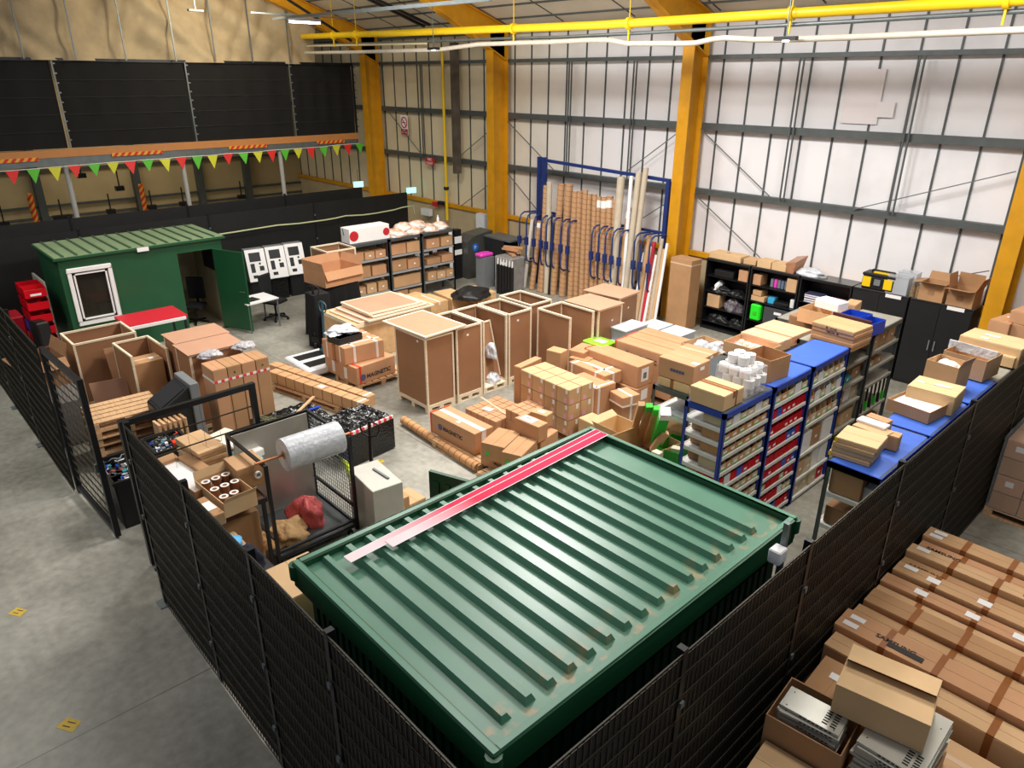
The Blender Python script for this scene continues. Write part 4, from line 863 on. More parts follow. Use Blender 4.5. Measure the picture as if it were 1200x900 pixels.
# kiosk heads lying on the floor
def kiosk_head(label, x, y, z, a, lean=0):
    r = empty('kiosk_front_panel', (x,y,z), label, 'kiosk panel', 'white kiosk panels lying on the floor', a)
    k = M(); k.box(-.3,.3,-.42,.42,0,.16); k.build('shell', whitep, r, bevel=.03); k = M(); k.box(-.15,.15,-.3,.32,.16,.166); k.build('screen', black, r)
p = at(362,418,z=.2); kiosk_head('white kiosk panel with a black screen on the floor, nearer the green cabin', p.x-.0, p.y, .06, 0)
p = at(372,428,z=.2); kiosk_head('white kiosk panel with a black screen against the marked cartons', p.x+.0, p.y+.05, .1, 0)
k = M(); k.box(-.5,.5,-.45,.45,0,.05); tag(k.build('wooden_board', pined, None, (-13.3,6.55,0)), 'brown board under the white kiosk panels', 'board')
# black film wrapped loads
def wrapped(label, x, y, lx, ly, h, a, seed, m=black):
    rnd = random.Random(seed); nx, ny = 18, 18; vs = []; fs = []; r = empty('wrapped_load', (x,y,0), label, 'wrapped load', 'black wrapped loads', a)
    for i in range(nx+1):
        for j in range(ny+1):
            u = i/nx; v = j/ny; z = h+rnd.uniform(-.025,.03)
            if i in (0,nx) or j in (0,ny): z = h*.96
            vs.append((-lx/2+lx*u+rnd.uniform(-.01,.01), -ly/2+ly*v+rnd.uniform(-.01,.01), z))
    for i in range(nx):
        for j in range(ny): fs.append((i*(ny+1)+j,(i+1)*(ny+1)+j,(i+1)*(ny+1)+j+1,i*(ny+1)+j+1))
    k = M(); k.add(vs, fs); k.box(-lx/2,lx/2,-ly/2,ly/2,.02,h*.94); k.build('film', m, r)
    return r
film = mat('black_film',(18,19,20),.18,var=.2,scale=12,bump=.8,bscale=20)
r = wrapped('black film wrapped load with a blue strap beside the tall cartons', -10.05, 4.55, 1.0, 1.05, .62, 0, 4, film)
k = M(); k.box(-.08,-.03,-.5,.5,.655,.67); k.build('blue_strap', bluebin, r); k = M(); k.bar((.42,-.55,.66),(-.45,.6,.68),.05,.02); k.build('batten', mat('pale_batten',(200,160,120),.7), r)
k = M(); 
for q in range(14): k.tube([(-.4+random.random()*.8,-.5+random.random()*.4,.66+random.random()*.02) for _ in range(4)], .006, 4)
k.build('loose_twine', mat('olive_twine',(110,106,70),.7), r)
r = wrapped('black film wrapped load edged with red and white tape beside the steel cage', -9.45, 5.35, .8, .85, .6, .1, 6, film)
k = M(); k.box(.37,.405,-.42,.42,.56,.61); k.build('warning_tape', redwhite, r)
# ================================================================== roll cage with the bubble wrap roll
cx_, cy_ = -7.92, 3.47; W, D_ = 1.1, 1.12
r = empty('roll_cage', (cx_,cy_,0), 'black metal roll cage holding a steel sheet beside the container', 'cage trolley')
HZ = 1.5
for sx in (-1,1):
    for sy in (-1,1): k = M(); k.box(sx*W/2-.02,sx*W/2+.02,sy*D_/2-.02,sy*D_/2+.02,.1,HZ); k.build('post', blackm, r)
for z in (HZ-.02,.45,.18):
    for (a_,b_) in (((-W/2,-D_/2,z),(-W/2,D_/2,z)),((-W/2,D_/2,z),(W/2,D_/2,z)),((-W/2,-D_/2,z),(W/2,-D_/2,z))): k = M(); k.bar(a_,b_,.035); k.build('rail', blackm, r)
for z in (.18,.26): k = M(); k.bar((W/2,-D_/2,z),(W/2,D_/2,z),.035); k.build('rail', blackm, r)
k = M()
for i in range(19): x = -W/2+W*(i+1)/20; k.bar((x,D_/2,.2),(x,D_/2,HZ),.006)
for i in range(22): z = .2+i*.058; k.bar((-W/2,D_/2,z),(W/2,D_/2,z),.006)
k.build('side_mesh', galv, r)
k = M(); k.box(-W/2,W/2,-D_/2,D_/2,.14,.17); k.build('base_deck', greys, r)
for sx in (-1,1):
    for sy in (-1,1): k = M(); k.cyl((sx*.48,sy*.48-.02,.06),(sx*.48,sy*.48+.02,.06),.06,12); k.build('caster', black, r)
k = M(); k.box(-.006,.006,-.52,.52,0,1.3); tag(k.build('steel_sheet', steel, None, (cx_-W/2+.06,cy_,.18)), 'brushed steel sheet standing at the back of the roll cage', 'sheet')
k = M(); k.box(.0,.5,-.01,.01,0,1.27); 
rod0 = Vector((-7.45,2.82,1.52)); rod1 = Vector((-7.4,4.06,1.52))
k = M(); k.cyl(rod0-rod0, rod1-rod0, .018, 10); tag(k.build('copper_pole', copper, None, rod0), 'copper coloured pole carrying the bubble wrap roll across the cage', 'pole')
k = M(); q0 = Vector((0,.0,0)); k.pipe((0,0,0),(.02,.74,0),.205,.055,36); o = k.build('bubble_wrap_roll', bubble, None, (-7.43,3.17,1.52)); tag(o, 'large roll of clear bubble wrap hung on the copper pole', 'roll')
k = M(); k.pipe((0,-.004,0),(.02,.744,0),.054,.03,20); k.build('core', kraft, o)
lump('paper_heap','crumpled brown paper on the cage floor below the bubble roll','paper',-7.75,3.2,.17,.28,.3,.22,mat('brown_paper',(196,158,110),.8,bump=.8,bscale=20),31,amp=.35)
lump('red_bag','crumpled red plastic bag inside the roll cage','bag',-7.95,3.6,.17,.26,.24,.34,mat('red_film',(196,84,84),.35,bump=.6),32,amp=.3)
for i in range(3):
    k = M(); k.pipe((0,0,0),(.0,.02,0),.07-.01*i,.03,16); 
# hi-vis strap, blue board
k = M(); k.box(-.16,.16,-.004,.004,-.32,.0); tag(k.build('blue_sign_board', mat('navy_board',(34,52,140),.5), None, (-7.62,4.08,1.36), 0), 'dark blue board hung behind the cage mesh', 'board')
k = M(); k.tube([(0,0,0),(.1,.02,-.05),(.17,.03,-.16),(.2,.04,-.3),(.3,.05,-.4)], .035, 8); tag(k.build('high_visibility_strap', mat('hi_vis',(214,240,60),.5), None, (-7.85,4.1,1.05)), 'bright yellow-green strap on the cage mesh', 'strap')
# grey cabinet behind cage
x, y, lx, ly, a = frame_of((421,583),(392,555),(458,571),.85); y = max(y, 4.07+ly/2+.03)
r = empty('metal_cabinet', (x,y,0), 'light grey metal cabinet between the roll cage and the container door', 'cabinet', None, a)
k = M(); k.box(-lx/2,lx/2,-ly/2,ly/2,0,.85); k.build('body', beige_metal, r, bevel=.008); k = M(); k.bar((-.15,.05,.86),(.2,.1,.86),.03,.02); k.build('handle', greyp, r)
carton('brown carton with a white and purple label beside the grey cabinet', (460,590),(447,574),(475,579),.55,.55, tape=tapew, bands=[('y',.2,.04,redwhite)], marks=[('lab','T',.4,.6,.14,.12,mat('purple_label',(150,120,200),.5)),('lab','R',.5,.6,.08,.2,white)])
carton('small brown carton partly hidden by the container roof edge', (480,592),(468,576),(492,580),.3,.28)
# pallet truck handles
def truck(label, x, y, a, m, h=1.15, forks=True):
    r = empty('pallet_truck', (x,y,0), label, 'pallet truck', None, a)
    k = M(); k.bar((0,0,.2),(-.04,0,h-.22),.045,.035); k.build('tiller', m, r)
    k = M(); k.tube([(-.04,0,h-.24),(-.045,-.11,h-.2),(-.05,-.15,h-.12),(-.05,-.14,h-.03),(-.055,-.06,h),(-.055,.06,h),(-.05,.14,h-.03),(-.05,.15,h-.12),(-.045,.11,h-.2),(-.04,0,h-.24)], .014, 8); k.bar((-.04,0,h-.24),(-.055,0,h),.035); k.build('handle_loop', m, r)
    k = M(); k.cyl((0,-.04,.09),(0,.04,.09),.09,16); k.build('steer_wheel', black, r); k = M(); k.box(-.06,.08,-.09,.09,.17,.3); k.cyl((0.02,0,.3),(.02,0,.42),.04); k.build('pump_unit', m, r)
    if forks:
        for s_ in (-1,1): k = M(); k.box(.08,1.15,s_*.2-.07,s_*.2+.07,.05,.1) ; k.box(.05,.1,s_*.2-.13,s_*.2+.07,.08,.3); k.build('fork', m, r)
p = S_ = at(431,562,z=0.0)
truck('black pallet truck standing upright beside the light grey cabinet', at(431,500,z=1.15).x, at(431,500,z=1.15).y, math.radians(-60), blackm, 1.2, False)
truck('blue-handled pallet truck beside the plywood crate', -13.4, 6.95, math.radians(-90), mat('teal_metal',(50,90,106),.4), 1.35, False)
truck('black pallet truck with a wrapped handle beside the draped stand', -14.3, 7.25, math.radians(-60), blackm, 1.45, False)
# ================================================================== packing table by the gate
zt = 1.1
r = empty('packing_bench', (-7.95,2.48,0), 'black framed packing bench crowded with cartons beside the inward gate', 'bench')
k = M(); k.box(-.6,.6,-.36,.36,zt-.03,zt); k.build('bench_top', mat('bench_board',(120,84,56),.6), r)
k = M(); k.box(-.62,.62,-.38,-.36,zt-.05,zt+.01); k.box(-.62,.62,.36,.38,zt-.05,zt+.01); k.box(.6,.62,-.36,.36,zt-.05,zt+.01); k.box(-.62,-.6,-.36,.36,zt-.05,zt+.01); k.build('edge_frame', blackm, r)
for sx in (-1,1):
    for sy in (-1,1): k = M(); k.box(sx*.58-.02,sx*.58+.02,sy*.34-.02,sy*.34+.02,0,zt-.03); k.build('leg', blackm, r)
carton_at('tall brown carton standing under the packing bench', -7.75, 2.55, .02, .5, .5, .85, 0, m=card[2])
x, y, lx, ly, a = frame_of((232,532),(207,512),(262,520),1.38)
for i in range(5):
    carton_at('flat folded carton in the pile on the packing bench, %s from the top' % ords[i], x-.03*(i%2), y+.015*(i%3), 1.105+.054*(4-i), lx, ly, .052, a+.04*math.sin(i*2), m=card[i%2*3], group='pile of flat folded cartons')
x, y, lx, ly, a = frame_of((262,592),(235,562),(296,574),1.28)
o = open_carton_at('open carton holding a dozen brown tape rolls on the packing bench', x, y, zt+.003, lx, ly, .19, a, m=card[3], flaps=(None,35,None,20), fl=.1)
for i in range(3):
    for j in range(3):
        if (i,j) == (2,2): continue
        u = -lx/2+lx*(i+.6)/3.2; v = -ly/2+ly*(j+.6)/3.2; ca, sa = math.cos(a), math.sin(a); wx, wy = x+u*ca-v*sa, y+u*sa+v*ca
        rr = min(.052, lx/6.5, ly/6.5); k = M(); k.cyl((0,0,0),(0,0,.19),rr,18)
        o = k.build('tape_roll', mat('tape_roll_brown',(134,84,56),.35), None, (wx,wy,zt+.012)); tag(o, 'brown tape roll in the open carton, %s row from the bench front, %s along' % (ords[2-i], ords[j]), 'tape roll', 'tape rolls in the open carton')
        k = M(); k.pipe((0,0,.19),(0,0,.194),rr*.97,rr*.55,18); k.build('core', white, o)
carton('brown carton on the bench with a white tape reel against its side', (277,552),(260,538),(312,541),1.4,.295, m=card[1])
k = M(); x,y,lx,ly,a = frame_of((277,552),(260,538),(312,541),1.4); k.pipe((0,0,0),(.035,0,0),.045,.028,20); tag(k.build('tape_reel', white, None, (x+lx/2+.01,y+.05,1.27)), 'white tape reel on the side of a bench carton', 'tape roll')
open_carton('long shallow open carton at the back of the packing bench', (228,577),(190,543),(250,563),1.25,.14, flaps=(None,None,80,80), fl=.12, fill=white)
carton('small carton topped with white paper at the fence side of the bench', (240,610),(219,590),(262,599),1.26,.15, m=card[2], marks=[('lab','T',.5,.5,.2,.2,white)])
for i, (n,l,r_,z,h,m,lb) in enumerate((((293,533),(262,516),(305,524),1.22,.1,white,'white lidded box on the packing bench before the steel sheet'),((289,545),(268,530),(306,535),1.12,.02,mat('teal_sheet',(120,214,206),.4),'teal folded packaging under the white box on the bench'),((270,520),(250,508),(284,508),1.2,1.2,mat('cream_box',(226,220,200),.6),'tall cream box behind the packing bench'))):
    carton(lb, n,l,r_,z,h,m=m)
# frame & blue cloth by the fence
r = empty('folding_trolley', (-6.75,1.98,0), 'folded black trolley frame against the fence beside the bench', 'trolley')
k = M(); k.tube([(-.3,-.12,0),(-.3,-.1,1.25),(.2,.0,1.3),(.3,.12,0)], .02, 8); k.build('frame_tube', blackm, r); k = M(); k.tube([(-.25,.2,0),(-.2,.15,1.0),(.25,.2,.9)], .018, 8); k.build('handle', blackm, r)
lump('blue_coat','light blue cloth bundle over the folded trolley','cloth',-6.9,2.15,.95,.3,.16,.16,mat('light_blue_cloth',(90,170,222),.8,bump=.5),41,amp=.3)
lump('dark_bag','dark navy bag hanging beside the folded trolley','bag',-6.55,2.25,.85,.16,.16,.28,mat('navy_cloth',(24,30,48),.9,bump=.5),42,amp=.2)
for n_q, (x,y,h) in enumerate(((-6.9,2.15,.95),(-6.55,2.25,.85))):
    k = M(); k.box(-.28,.28,-.2,.2,0,h); tag(k.build('storage_case', [card[1], black][n_q], None, (x,y+.02,0),0,bevel=.02), ['brown carton stack hidden under the light blue cloth','dark case under the navy bag beside the container'][n_q], 'case')
carton_at('plain brown carton squeezed between the fence and the green container', -4.95, 2.1, 0, .5, .45, 1.75, 0, m=card[3])
# ================================================================== floor roll
p0 = at(473,492,z=.08); p1 = at(560,548,z=.08)
d = p1-p0; k = M(); k.cyl((0,0,0), d, .075, 20)
o = k.build('paper_roll', kraft, None, p0); tag(o, 'long brown paper roll lying on the floor before the marked carton', 'roll')
for i in range(14):
    t = (i+.5)/14; k = M(); c = d*t; u = d.normalized(); k.cyl(c-u*.008, c+u*.008, .077, 20); k.build('wrap_band', kraftd, o)
# ================================================================== kiosks by the back fence
def kiosk(label, x, y, a, wrap=False, h=1.45):
    r = empty('ticket_kiosk', (x,y,0), label, 'kiosk', 'white fronted kiosks by the back fence', a)
    k = M(); k.box(-.2,.18,-.24,.24,0,.62); k.build('pedestal', black if not wrap else film, r, bevel=.02)
    k = M(); k.hexa([(-.16,-.26,.6),(.24,-.26,.6),(.24,.26,.6),(-.16,.26,.6),(-.2,-.26,h),(.02,-.26,h),(.02,.26,h),(-.2,.26,h)]); k.build('cabinet', greyp, r, bevel=.01)
    def fp(y0,y1,z0,z1,m,nm,e=.004):
        f = lambda z: .24-(z-.6)/(h-.6)*.22
        q = M(); q.hexa([(f(z0),y0,z0),(f(z0)+e,y0,z0),(f(z0)+e,y1,z0),(f(z0),y1,z0),(f(z1),y0,z1),(f(z1)+e,y0,z1),(f(z1)+e,y1,z1),(f(z1),y1,z1)]); q.build(nm, m, r)
    fp(-.26,.26,.62,h-.01,white,'front_panel',.006)
    fp(-.17,.13,1.13,1.36,black,'screen',.01); fp(-.17,-.06,.85,1.08,black,'card_slot',.01); fp(.06,.18,.88,1.0,black,'keypad',.01); fp(.06,.11,1.04,1.09,black,'sensor',.01); fp(-.15,-.02,.7,.78,black,'receipt_tray',.01)
for i, y in enumerate((7.95,8.52,9.08)): kiosk('white fronted kiosk before the back fence, %s' % ['half hidden by the open green door','its pedestal wrapped in black film','with a plain black pedestal'][i], -18.75, y, -.12, i == 1)
k = M(); p = at(353,336,z=.2); r = empty('kiosk_front_panel', (-18.3,9.6,0), 'white kiosk top lying on the floor beside the kiosks', 'kiosk panel'); k.box(-.3,.3,-.3,.3,0,.22); k.build('base', black, r); k = M(); k.box(-.28,.28,-.28,.28,.22,.34); k.build('shell', whitep, r, bevel=.03); k = M(); k.box(-.1,.2,-.2,.15,.34,.345); k.build('screen', black, r)
# desk and chair by the door leaf
r = empty('desk', (-16.65,6.95,0), 'small white topped desk behind the open green door', 'desk', None, .1)
k = M(); k.box(-.35,.35,-.42,.42,.7,.73); k.build('desk_top', white, r)
for sx in (-1,1):
    for sy in (-1,1): k = M(); k.box(sx*.32-.015,sx*.32+.015,sy*.38-.015,sy*.38+.015,0,.7); k.build('leg', greyp, r)
k = M(); k.box(-.15,.15,-.2,.1,.0,.02); o = k.build('laptop', black, None, (-16.6,6.85,.73), .2); tag(o,'black laptop on the small white desk','laptop')
office_chair(-16.95,7.55,2.0,'black swivel chair beside the small white desk')
# draped stand with open carton
def drape(label, x, y, lx, ly, h, a=0):
    r = empty('draped_stand', (x,y,0), label, 'stand', None, a); vs = []; fs = []; n = 96; lv = 10
    for j in range(lv+1):
        t = j/lv
        for i in range(n):
            p = 2*math.pi*i/n; c, s_ = math.cos(p), math.sin(p); sc = 1/max(abs(c)*1.0, abs(s_)); sc = min(sc,1.3)
            d = 1+.09*t*math.sin(p*17)+.05*t*math.sin(p*9+1)
            vs.append((lx/2*c*sc*d*(1+.08*t), ly/2*s_*sc*d*(1+.08*t), h*(1-t)+.01))
    for j in range(lv):
        for i in range(n): fs.append((j*n+i,(j+1)*n+i,(j+1)*n+(i+1)%n,j*n+(i+1)%n))
    k = M(); k.add(vs, fs, 0, True); k.add(vs[:n], [tuple(range(n))]); k.build('cloth', cloth, r)
drape('stand draped in black cloth beneath a big open carton', -15.05, 8.15, .85, 1.05, 1.25)
x, y, lx, ly, a = -15.0, 8.2, .8, 1.0, -.05
open_carton_at('big open brown carton on the black draped stand', x, y, 1.27, .85, 1.05, .36, .1, m=mag, flaps=(10,160,15,10), fl=.2)
crate('open hardboard tray behind the big open carton on the rack', -15.9, 8.75, 1.2, .8, .8, .65, 0, pal=False, skip=(), group=None)
k = M(); k.box(-.4,.4,-.4,.4,0,1.19); tag(k.build('storage_case', black, None, (-15.9,8.75,0),0,bevel=.02), 'black case under the hardboard tray beside the metal rack', 'case')
drape('tall black fabric bundle standing before the draped stand', -14.4, 7.42, .42, .4, 1.25)
# ================================================================== shelving
def shelving(label, x0, x1, y0, y1, H, levels, fm, sm, top=None, group='shelving bays', name='shelving_bay', th=.03, lip=None):
    cx, cy = (x0+x1)/2, (y0+y1)/2; r = empty(name, (cx,cy,0), label, 'shelving', group); W, D_ = x1-x0, y1-y0; p = .045
    for sx in (-1,1):
        for sy in (-1,1):
            k = M(); xa, ya = sx*(W/2-p/2), sy*(D_/2-p/2)
            k.box(xa-p/2,xa+p/2,ya-sy*p/2-.003 if sy>0 else ya-p/2, ya+p/2 if sy>0 else ya-p/2+.006,0,H); k.box(xa-p/2 if sx<0 else xa+p/2-.006, xa-p/2+.006 if sx<0 else xa+p/2, ya-p/2, ya+p/2,0,H)
            k.build('upright', fm, r)
    for z in levels:
        k = M(); k.box(-W/2+.006,W/2-.006,-D_/2+.01,D_/2-.01,z-th,z-.002); k.box(-W/2,-W/2+.012,-D_/2+p,D_/2-p,z-th-.012,z+.004); k.box(W/2-.012,W/2,-D_/2+p,D_/2-p,z-th-.012,z+.004); k.box(-W/2+p,W/2-p,-D_/2,-D_/2+.012,z-th-.012,z+.004); k.box(-W/2+p,W/2-p,D_/2-.012,D_/2,z-th-.012,z+.004); k.build('shelf', sm, r)
    k = M(); k.box(-W/2,W/2,-D_/2,-D_/2+.02,H-.07,H); k.box(-W/2,W/2,D_/2-.02,D_/2,H-.07,H); k.box(-W/2,-W/2+.02,-D_/2,D_/2,H-.07,H); k.box(W/2-.02,W/2,-D_/2,D_/2,H-.07,H); k.build('top_frame', fm, r)
    if top: k = M(); k.box(-W/2+.02,W/2-.02,-D_/2+.02,D_/2-.02,H-.02,H+.002); k.build('top_sheet', top, r)
    return r
B0, B1 = -4.33, -3.78
lv1 = [1.94,1.75,1.56,1.34,1.12,.92,.7,.45,.15]; lv2 = [1.88,1.67,1.43,1.21,.99,.79,.59,.36,.12]; lv3 = [1.86,1.56,1.24,.78,.38,.08]
shelving('blue shelving bay nearest the green container, a taped carton on top', B0,B1,6.87,7.99,2.15,lv1,blue,shelfw,greys,'blue shelving bays in the aisle')
shelving('middle blue shelving bay filled with red parts bins', B0,B1,8.02,9.02,2.15,lv2,blue,shelfw,bluet,'blue shelving bays in the aisle')
shelving('furthest blue shelving bay with a bare bright blue top', B0,B1,9.05,10.16,2.15,lv3,blue,shelfw,bluet,'blue shelving bays in the aisle')
kr = mat('kraft_bin',(206,156,104),.75,var=.1); krg = mat('pale_carton_bin',(214,196,160),.75,var=.15); 
def binrow(x1, y0, y1, z, h, n, kinds, where, dep=.3, group=None, jit=.3):
    w = (y1-y0)/n
    for i in range(n):
        kd = kinds[i % len(kinds)]; m = {'r':redbin,'b':bluebin,'k':kr,'g':krg,'w':whitep}[kd]; nm = {'r':'red plastic','b':'blue plastic','k':'brown card','g':'pale card','w':'white card'}[kd]
        o = part_bin('parts_bin', '%s bin, %s, %s from near end' % (nm, where, ords[i]), x1-dep/2, y0+w*(i+.5), z, dep, w*.94, h, m, group or 'bins '+where)
        if kd in 'gk' and i % 2 == 0:
            q = M(); q.box(dep/2+.0022,dep/2+.003,-w*.42,w*.42,.005,h*.14); q.build('green_stripe', greenb, o)
X1 = B1-.02
b1 = [('gwggw g'.replace(' ',''),'top row of the near blue bay',.13),('kkkkkk','second row of the near blue bay',.13),('kkkkkk','third row of the near blue bay',.13),('gkgkgkg','fourth row of the near blue bay',.15),('rwrbrrr','fifth row of the near blue bay',.14),('ggkggkg','sixth row of the near blue bay',.13),('gkggkg','seventh row of the near blue bay',.15)]
for (kk, wh, h), z in zip(b1, lv1): binrow(X1, 6.93, 7.93, z+.006, h, len(kk), kk, wh)
b2 = [('rbrrrrr','first row',.14,1),('rrrrrrr','second row',.16,2),('rrrrbbr','third row',.15,3),('rrrrrrr','fourth row',.14,4),('rrrrbrb','fifth row',.13,5),('grrrgrr','sixth row',.13,6),('rrrrwgg','seventh row',.15,7),('rrrbrrr','last row',.15,8)]
binrow(X1, 8.08, 8.97, 1.886, .16, 5, 'gkgwg', 'top shelf of the middle blue bay')
for kk, wh, h, i in b2: binrow(X1, 8.08, 8.97, lv2[i]+.006, min(h,.14), len(kk), kk, 'red '+wh+' of the middle blue bay')
b3 = [('gwggkg','top row of the far blue bay',.16),('kwgwgw','second row of the far blue bay',.18),('kgkgkg','third row of the far blue bay',.18)]
for (kk, wh, h), z in zip(b3, lv3): binrow(X1, 9.11, 10.1, z+.006, h, len(kk), kk, wh)
def boxrow(where, x0, x1, y0, y1, z, hs, mats_, group, names='carton', lab=True, seed=1):
    rnd = random.Random(seed); n = len(hs); w = (y1-y0)/n
    for i, h in enumerate(hs):
        m = mats_[i % len(mats_)]; cn = {'white_paper':'white','white_plastic':'white'}.get(m.name, 'brown')
        carton_at('%s %s %s, %s from its near end' % (cn, names, where, ords[i]), (x0+x1)/2, y0+w*(i+.5), z+.004, (x1-x0)-rnd.uniform(0,.05), w*rnd.uniform(.86,.96), h, rnd.uniform(-.03,.03), m=m, group=group, marks=[('lab','R',.5,.5,.06,.04,white)] if lab else ())
boxrow('on the fourth shelf of the far blue bay', B0+.05, X1, 9.12, 10.08, lv3[3], [.3,.28,.33], [white,card[2],white], 'cartons on the far blue bay', seed=3)
boxrow('on the fifth shelf of the far blue bay', B0+.05, X1, 9.12, 10.08, lv3[4], [.25,.2,.28,.3], [card[0],krg,white,white], 'cartons on the far blue bay', seed=4)
boxrow('on the bottom shelf of the far blue bay', B0+.05, X1, 9.12, 10.08, lv3[5], [.22,.24,.22,.2], [krg,krg,krg,redbin], 'cartons on the far blue bay', seed=5)
# cartons seen through the end of the near blue bay
for i, (z, h, w, m) in enumerate(((1.75,.11,.18,card[2]),(1.56,.11,.18,card[4]),(1.34,.17,.19,dcard),(1.12,.14,.19,card[2]))):
    carton_at('brown carton seen through the open end of the near blue bay, %s down' % ords[i], B0+.13, 7.25, z+.006, w, .5, h, 0, m=m, group='cartons in the end of the near bay')
# grey back-to-back run
shelving('dark grey shelving unit behind the near blue bay, its corner post beside the green boxes', -5.38,-4.78,7.68,9.4,1.8,[1.42,.95,.5,.12],greys,shelfw,greys,'grey shelving behind the blue bays')
shelving('dark grey shelving unit behind the blue bays carrying the wide flat cartons', -5.38,-4.78,9.45,11.4,1.8,[1.42,.95,.5,.12],greys,shelfw,greys,'grey shelving behind the blue bays')
for i in range(3):
    carton_at('brown carton inside the grey shelving near the green boxes, %s from its corner post' % ords[i], -5.1, 7.95+i*.42, [.955,1.425,.505][i], .42,.34,.22,0, m=card[i], group='cartons inside the grey shelving')
k = M(); k.box(-.2,.2,-.3,.3,0,.03); k.box(-.1,.15,-.2,.1,.03,.05); tag(k.build('paper_pile', clearp, None, (-5.05,8.0,1.73-.3)), 'grey bagged papers on the grey shelf beside the green boxes', 'papers')
# aisle grey shelving after the blue bays
gs = mat('dusty_shelf',(150,146,134),.6,var=.1)
shelving('grey shelving bay just past the far blue bay, stacked with flat cartons', -4.62,-3.92,10.25,11.35,2.05,[1.7,1.35,1.0,.6,.15],greys,gs,gs,'grey shelving past the blue bays')
shelving('last grey shelving bay before the black cupboards, hung with green tools', -4.62,-3.92,11.4,12.55,2.05,[1.7,1.4,1.1,.6,.15],greys,gs,gs,'grey shelving past the blue bays')
boxrow('on the second shelf of the nearer grey bay', -4.5,-3.97,10.35,11.3,1.35,[.14,.1,.18],[card[0],mat('teal_box',(40,150,160),.5),card[2]],'cartons in the grey bay', seed=8)
boxrow('on the third shelf of the nearer grey bay', -4.5,-3.97,10.35,11.3,1.0,[.25,.2,.26,.2],[card[1],card[2],white,krg],'cartons in the grey bay', seed=9)
boxrow('on the lower shelf of the nearer grey bay', -4.5,-3.97,10.35,11.3,.6,[.2,.22],[card[1],card[3]],'cartons in the grey bay', seed=10)
boxrow('on the upper shelf of the last grey bay', -4.5,-3.97,11.5,12.45,1.7,[.26,.28,.24],[card[0],card[2],card[1]],'cartons in the last grey bay', seed=11)
boxrow('on the middle shelf of the last grey bay', -4.5,-3.97,11.5,12.1,1.4,[.08,.1],[card[0],card[2]],'cartons in the last grey bay', seed=12)
boxrow('on the bottom shelf of the last grey bay', -4.5,-3.97,11.5,12.45,.15,[.2,.25,.2],[card[0],card[2],dcard],'cartons in the last grey bay', seed=13)
for i in range(6):
    k = M(); k.cyl((0,0,0),(.02,.01,-.3),.016,8); k.build
    r = empty('hand_tool', (-3.95,11.5+i*.17,1.04), 'green and black long-handled tool hanging in the last grey bay, %s from its near post' % ords[i], 'tool', 'green tools in the last grey bay')
    k = M(); k.bar((0,0,0),(0,.02,-.25),.025); k.build('handle', black, r); k = M(); k.bar((0,.02,-.25),(0,.05,-.42),.045,.03); k.build('head', greenb if i%2 else black, r)
# right-hand run beside the fence
R0, R1 = -2.5, -1.98
shelving('blue-topped shelving bay beside the screened fence, flat cartons stacked on it', R0,R1,6.7,8.0,2.15,[1.8,1.42,1.05,.6,.15],greys,shelfw,bluet,'shelving bays beside the screened fence')
shelving('blue-topped shelving bay beside the fence with the widest bare top', R0,R1,8.03,9.25,2.15,[1.8,1.42,1.05,.6,.15],greys,shelfw,bluet,'shelving bays beside the screened fence')
shelving('blue-topped shelving bay beside the fence under the foil and open cartons', R0,R1,9.28,10.3,2.15,[1.8,1.42,1.05,.6,.15],greys,shelfw,bluet,'shelving bays beside the screened fence')
shelving('grey-topped shelving bay beside the fence at the far end', R0,R1,10.33,11.9,2.1,[1.7,1.3,.8,.3],greys,gs,gs,'shelving bays beside the screened fence')
k = M()
for (a_,b_) in ((6.7,8.0),(8.03,9.25),(9.28,10.3)):
    k = M(); k.box(R0,R1,a_-.0,a_+.02,2.08,2.152); k.box(R1,R1+.012,a_,b_,2.07,2.155); tag(k.build('blue_edge_strip', blue), 'blue edge beam on the shelving beside the fence, %s' % {6.7:'nearest the green container',8.03:'on the second bay',9.28:'on the third bay'}[a_], 'shelf edge', 'blue edge beams')
carton_at('brown carton on the upper shelf of the first bay beside the fence', -2.3, 6.9, 1.805, .32,.34,.26, .05, m=card[2], bands=[('x',.4,.05,tapeb)])
carton_at('stack of white printed paper on the upper shelf beside the fence', -2.08, 6.95, 1.805, .18,.28,.14, .05, m=white, name='paper_stack', cat='paper')
carton_at('long brown carton on the second shelf of the first bay beside the fence', -2.25, 6.95, 1.425, .4,.4,.2, 0, m=dcard)
carton_at('brown carton on the third shelf of the first bay beside the fence', -2.25, 6.95, 1.055, .35,.4,.2, 0, m=card[2])
# items on the right-hand run
for i in range(4):
    z = 2.157+.055*i
    carton_at('flat brown carton, %s from the bottom of the four on the first blue top' % ords[i], -2.36+.01*i, 7.0+.01*(i%2), z, .4, .36, .052, .08+.02*(i%2), m=card[3] if i%2 else card[0], group='flat cartons on the first blue top', seam='x', marks=[('lab','L',.03,.5,.03,.045,mat('yellow_label',(236,200,30),.5))] if i in (0,3) else ())
carton('flat brown carton behind the stack of four on the first blue top', (1037,512),(1000,497),(1045,505), 2.33,.16, m=card[0])
carton('white flat carton lying on the first blue top behind the brown stack', (1037,502),(1005,490),(1041,497), 2.36,.03, m=white)
carton_at('brown carton supporting the white flat one on the first blue top', -2.28,7.42,2.157,.36,.14,.165,.1, m=card[1])
carton('small orange-brown carton at the back of the first blue top', (1040,496),(1016,486),(1043,491), 2.36,.2, m=mag)
open_carton('shallow open carton of white papers on the second blue top', (1090,484),(1046,465),(1104,470), 2.3,.14, m=card[2], flaps=(None,None,None,None), fill=white)
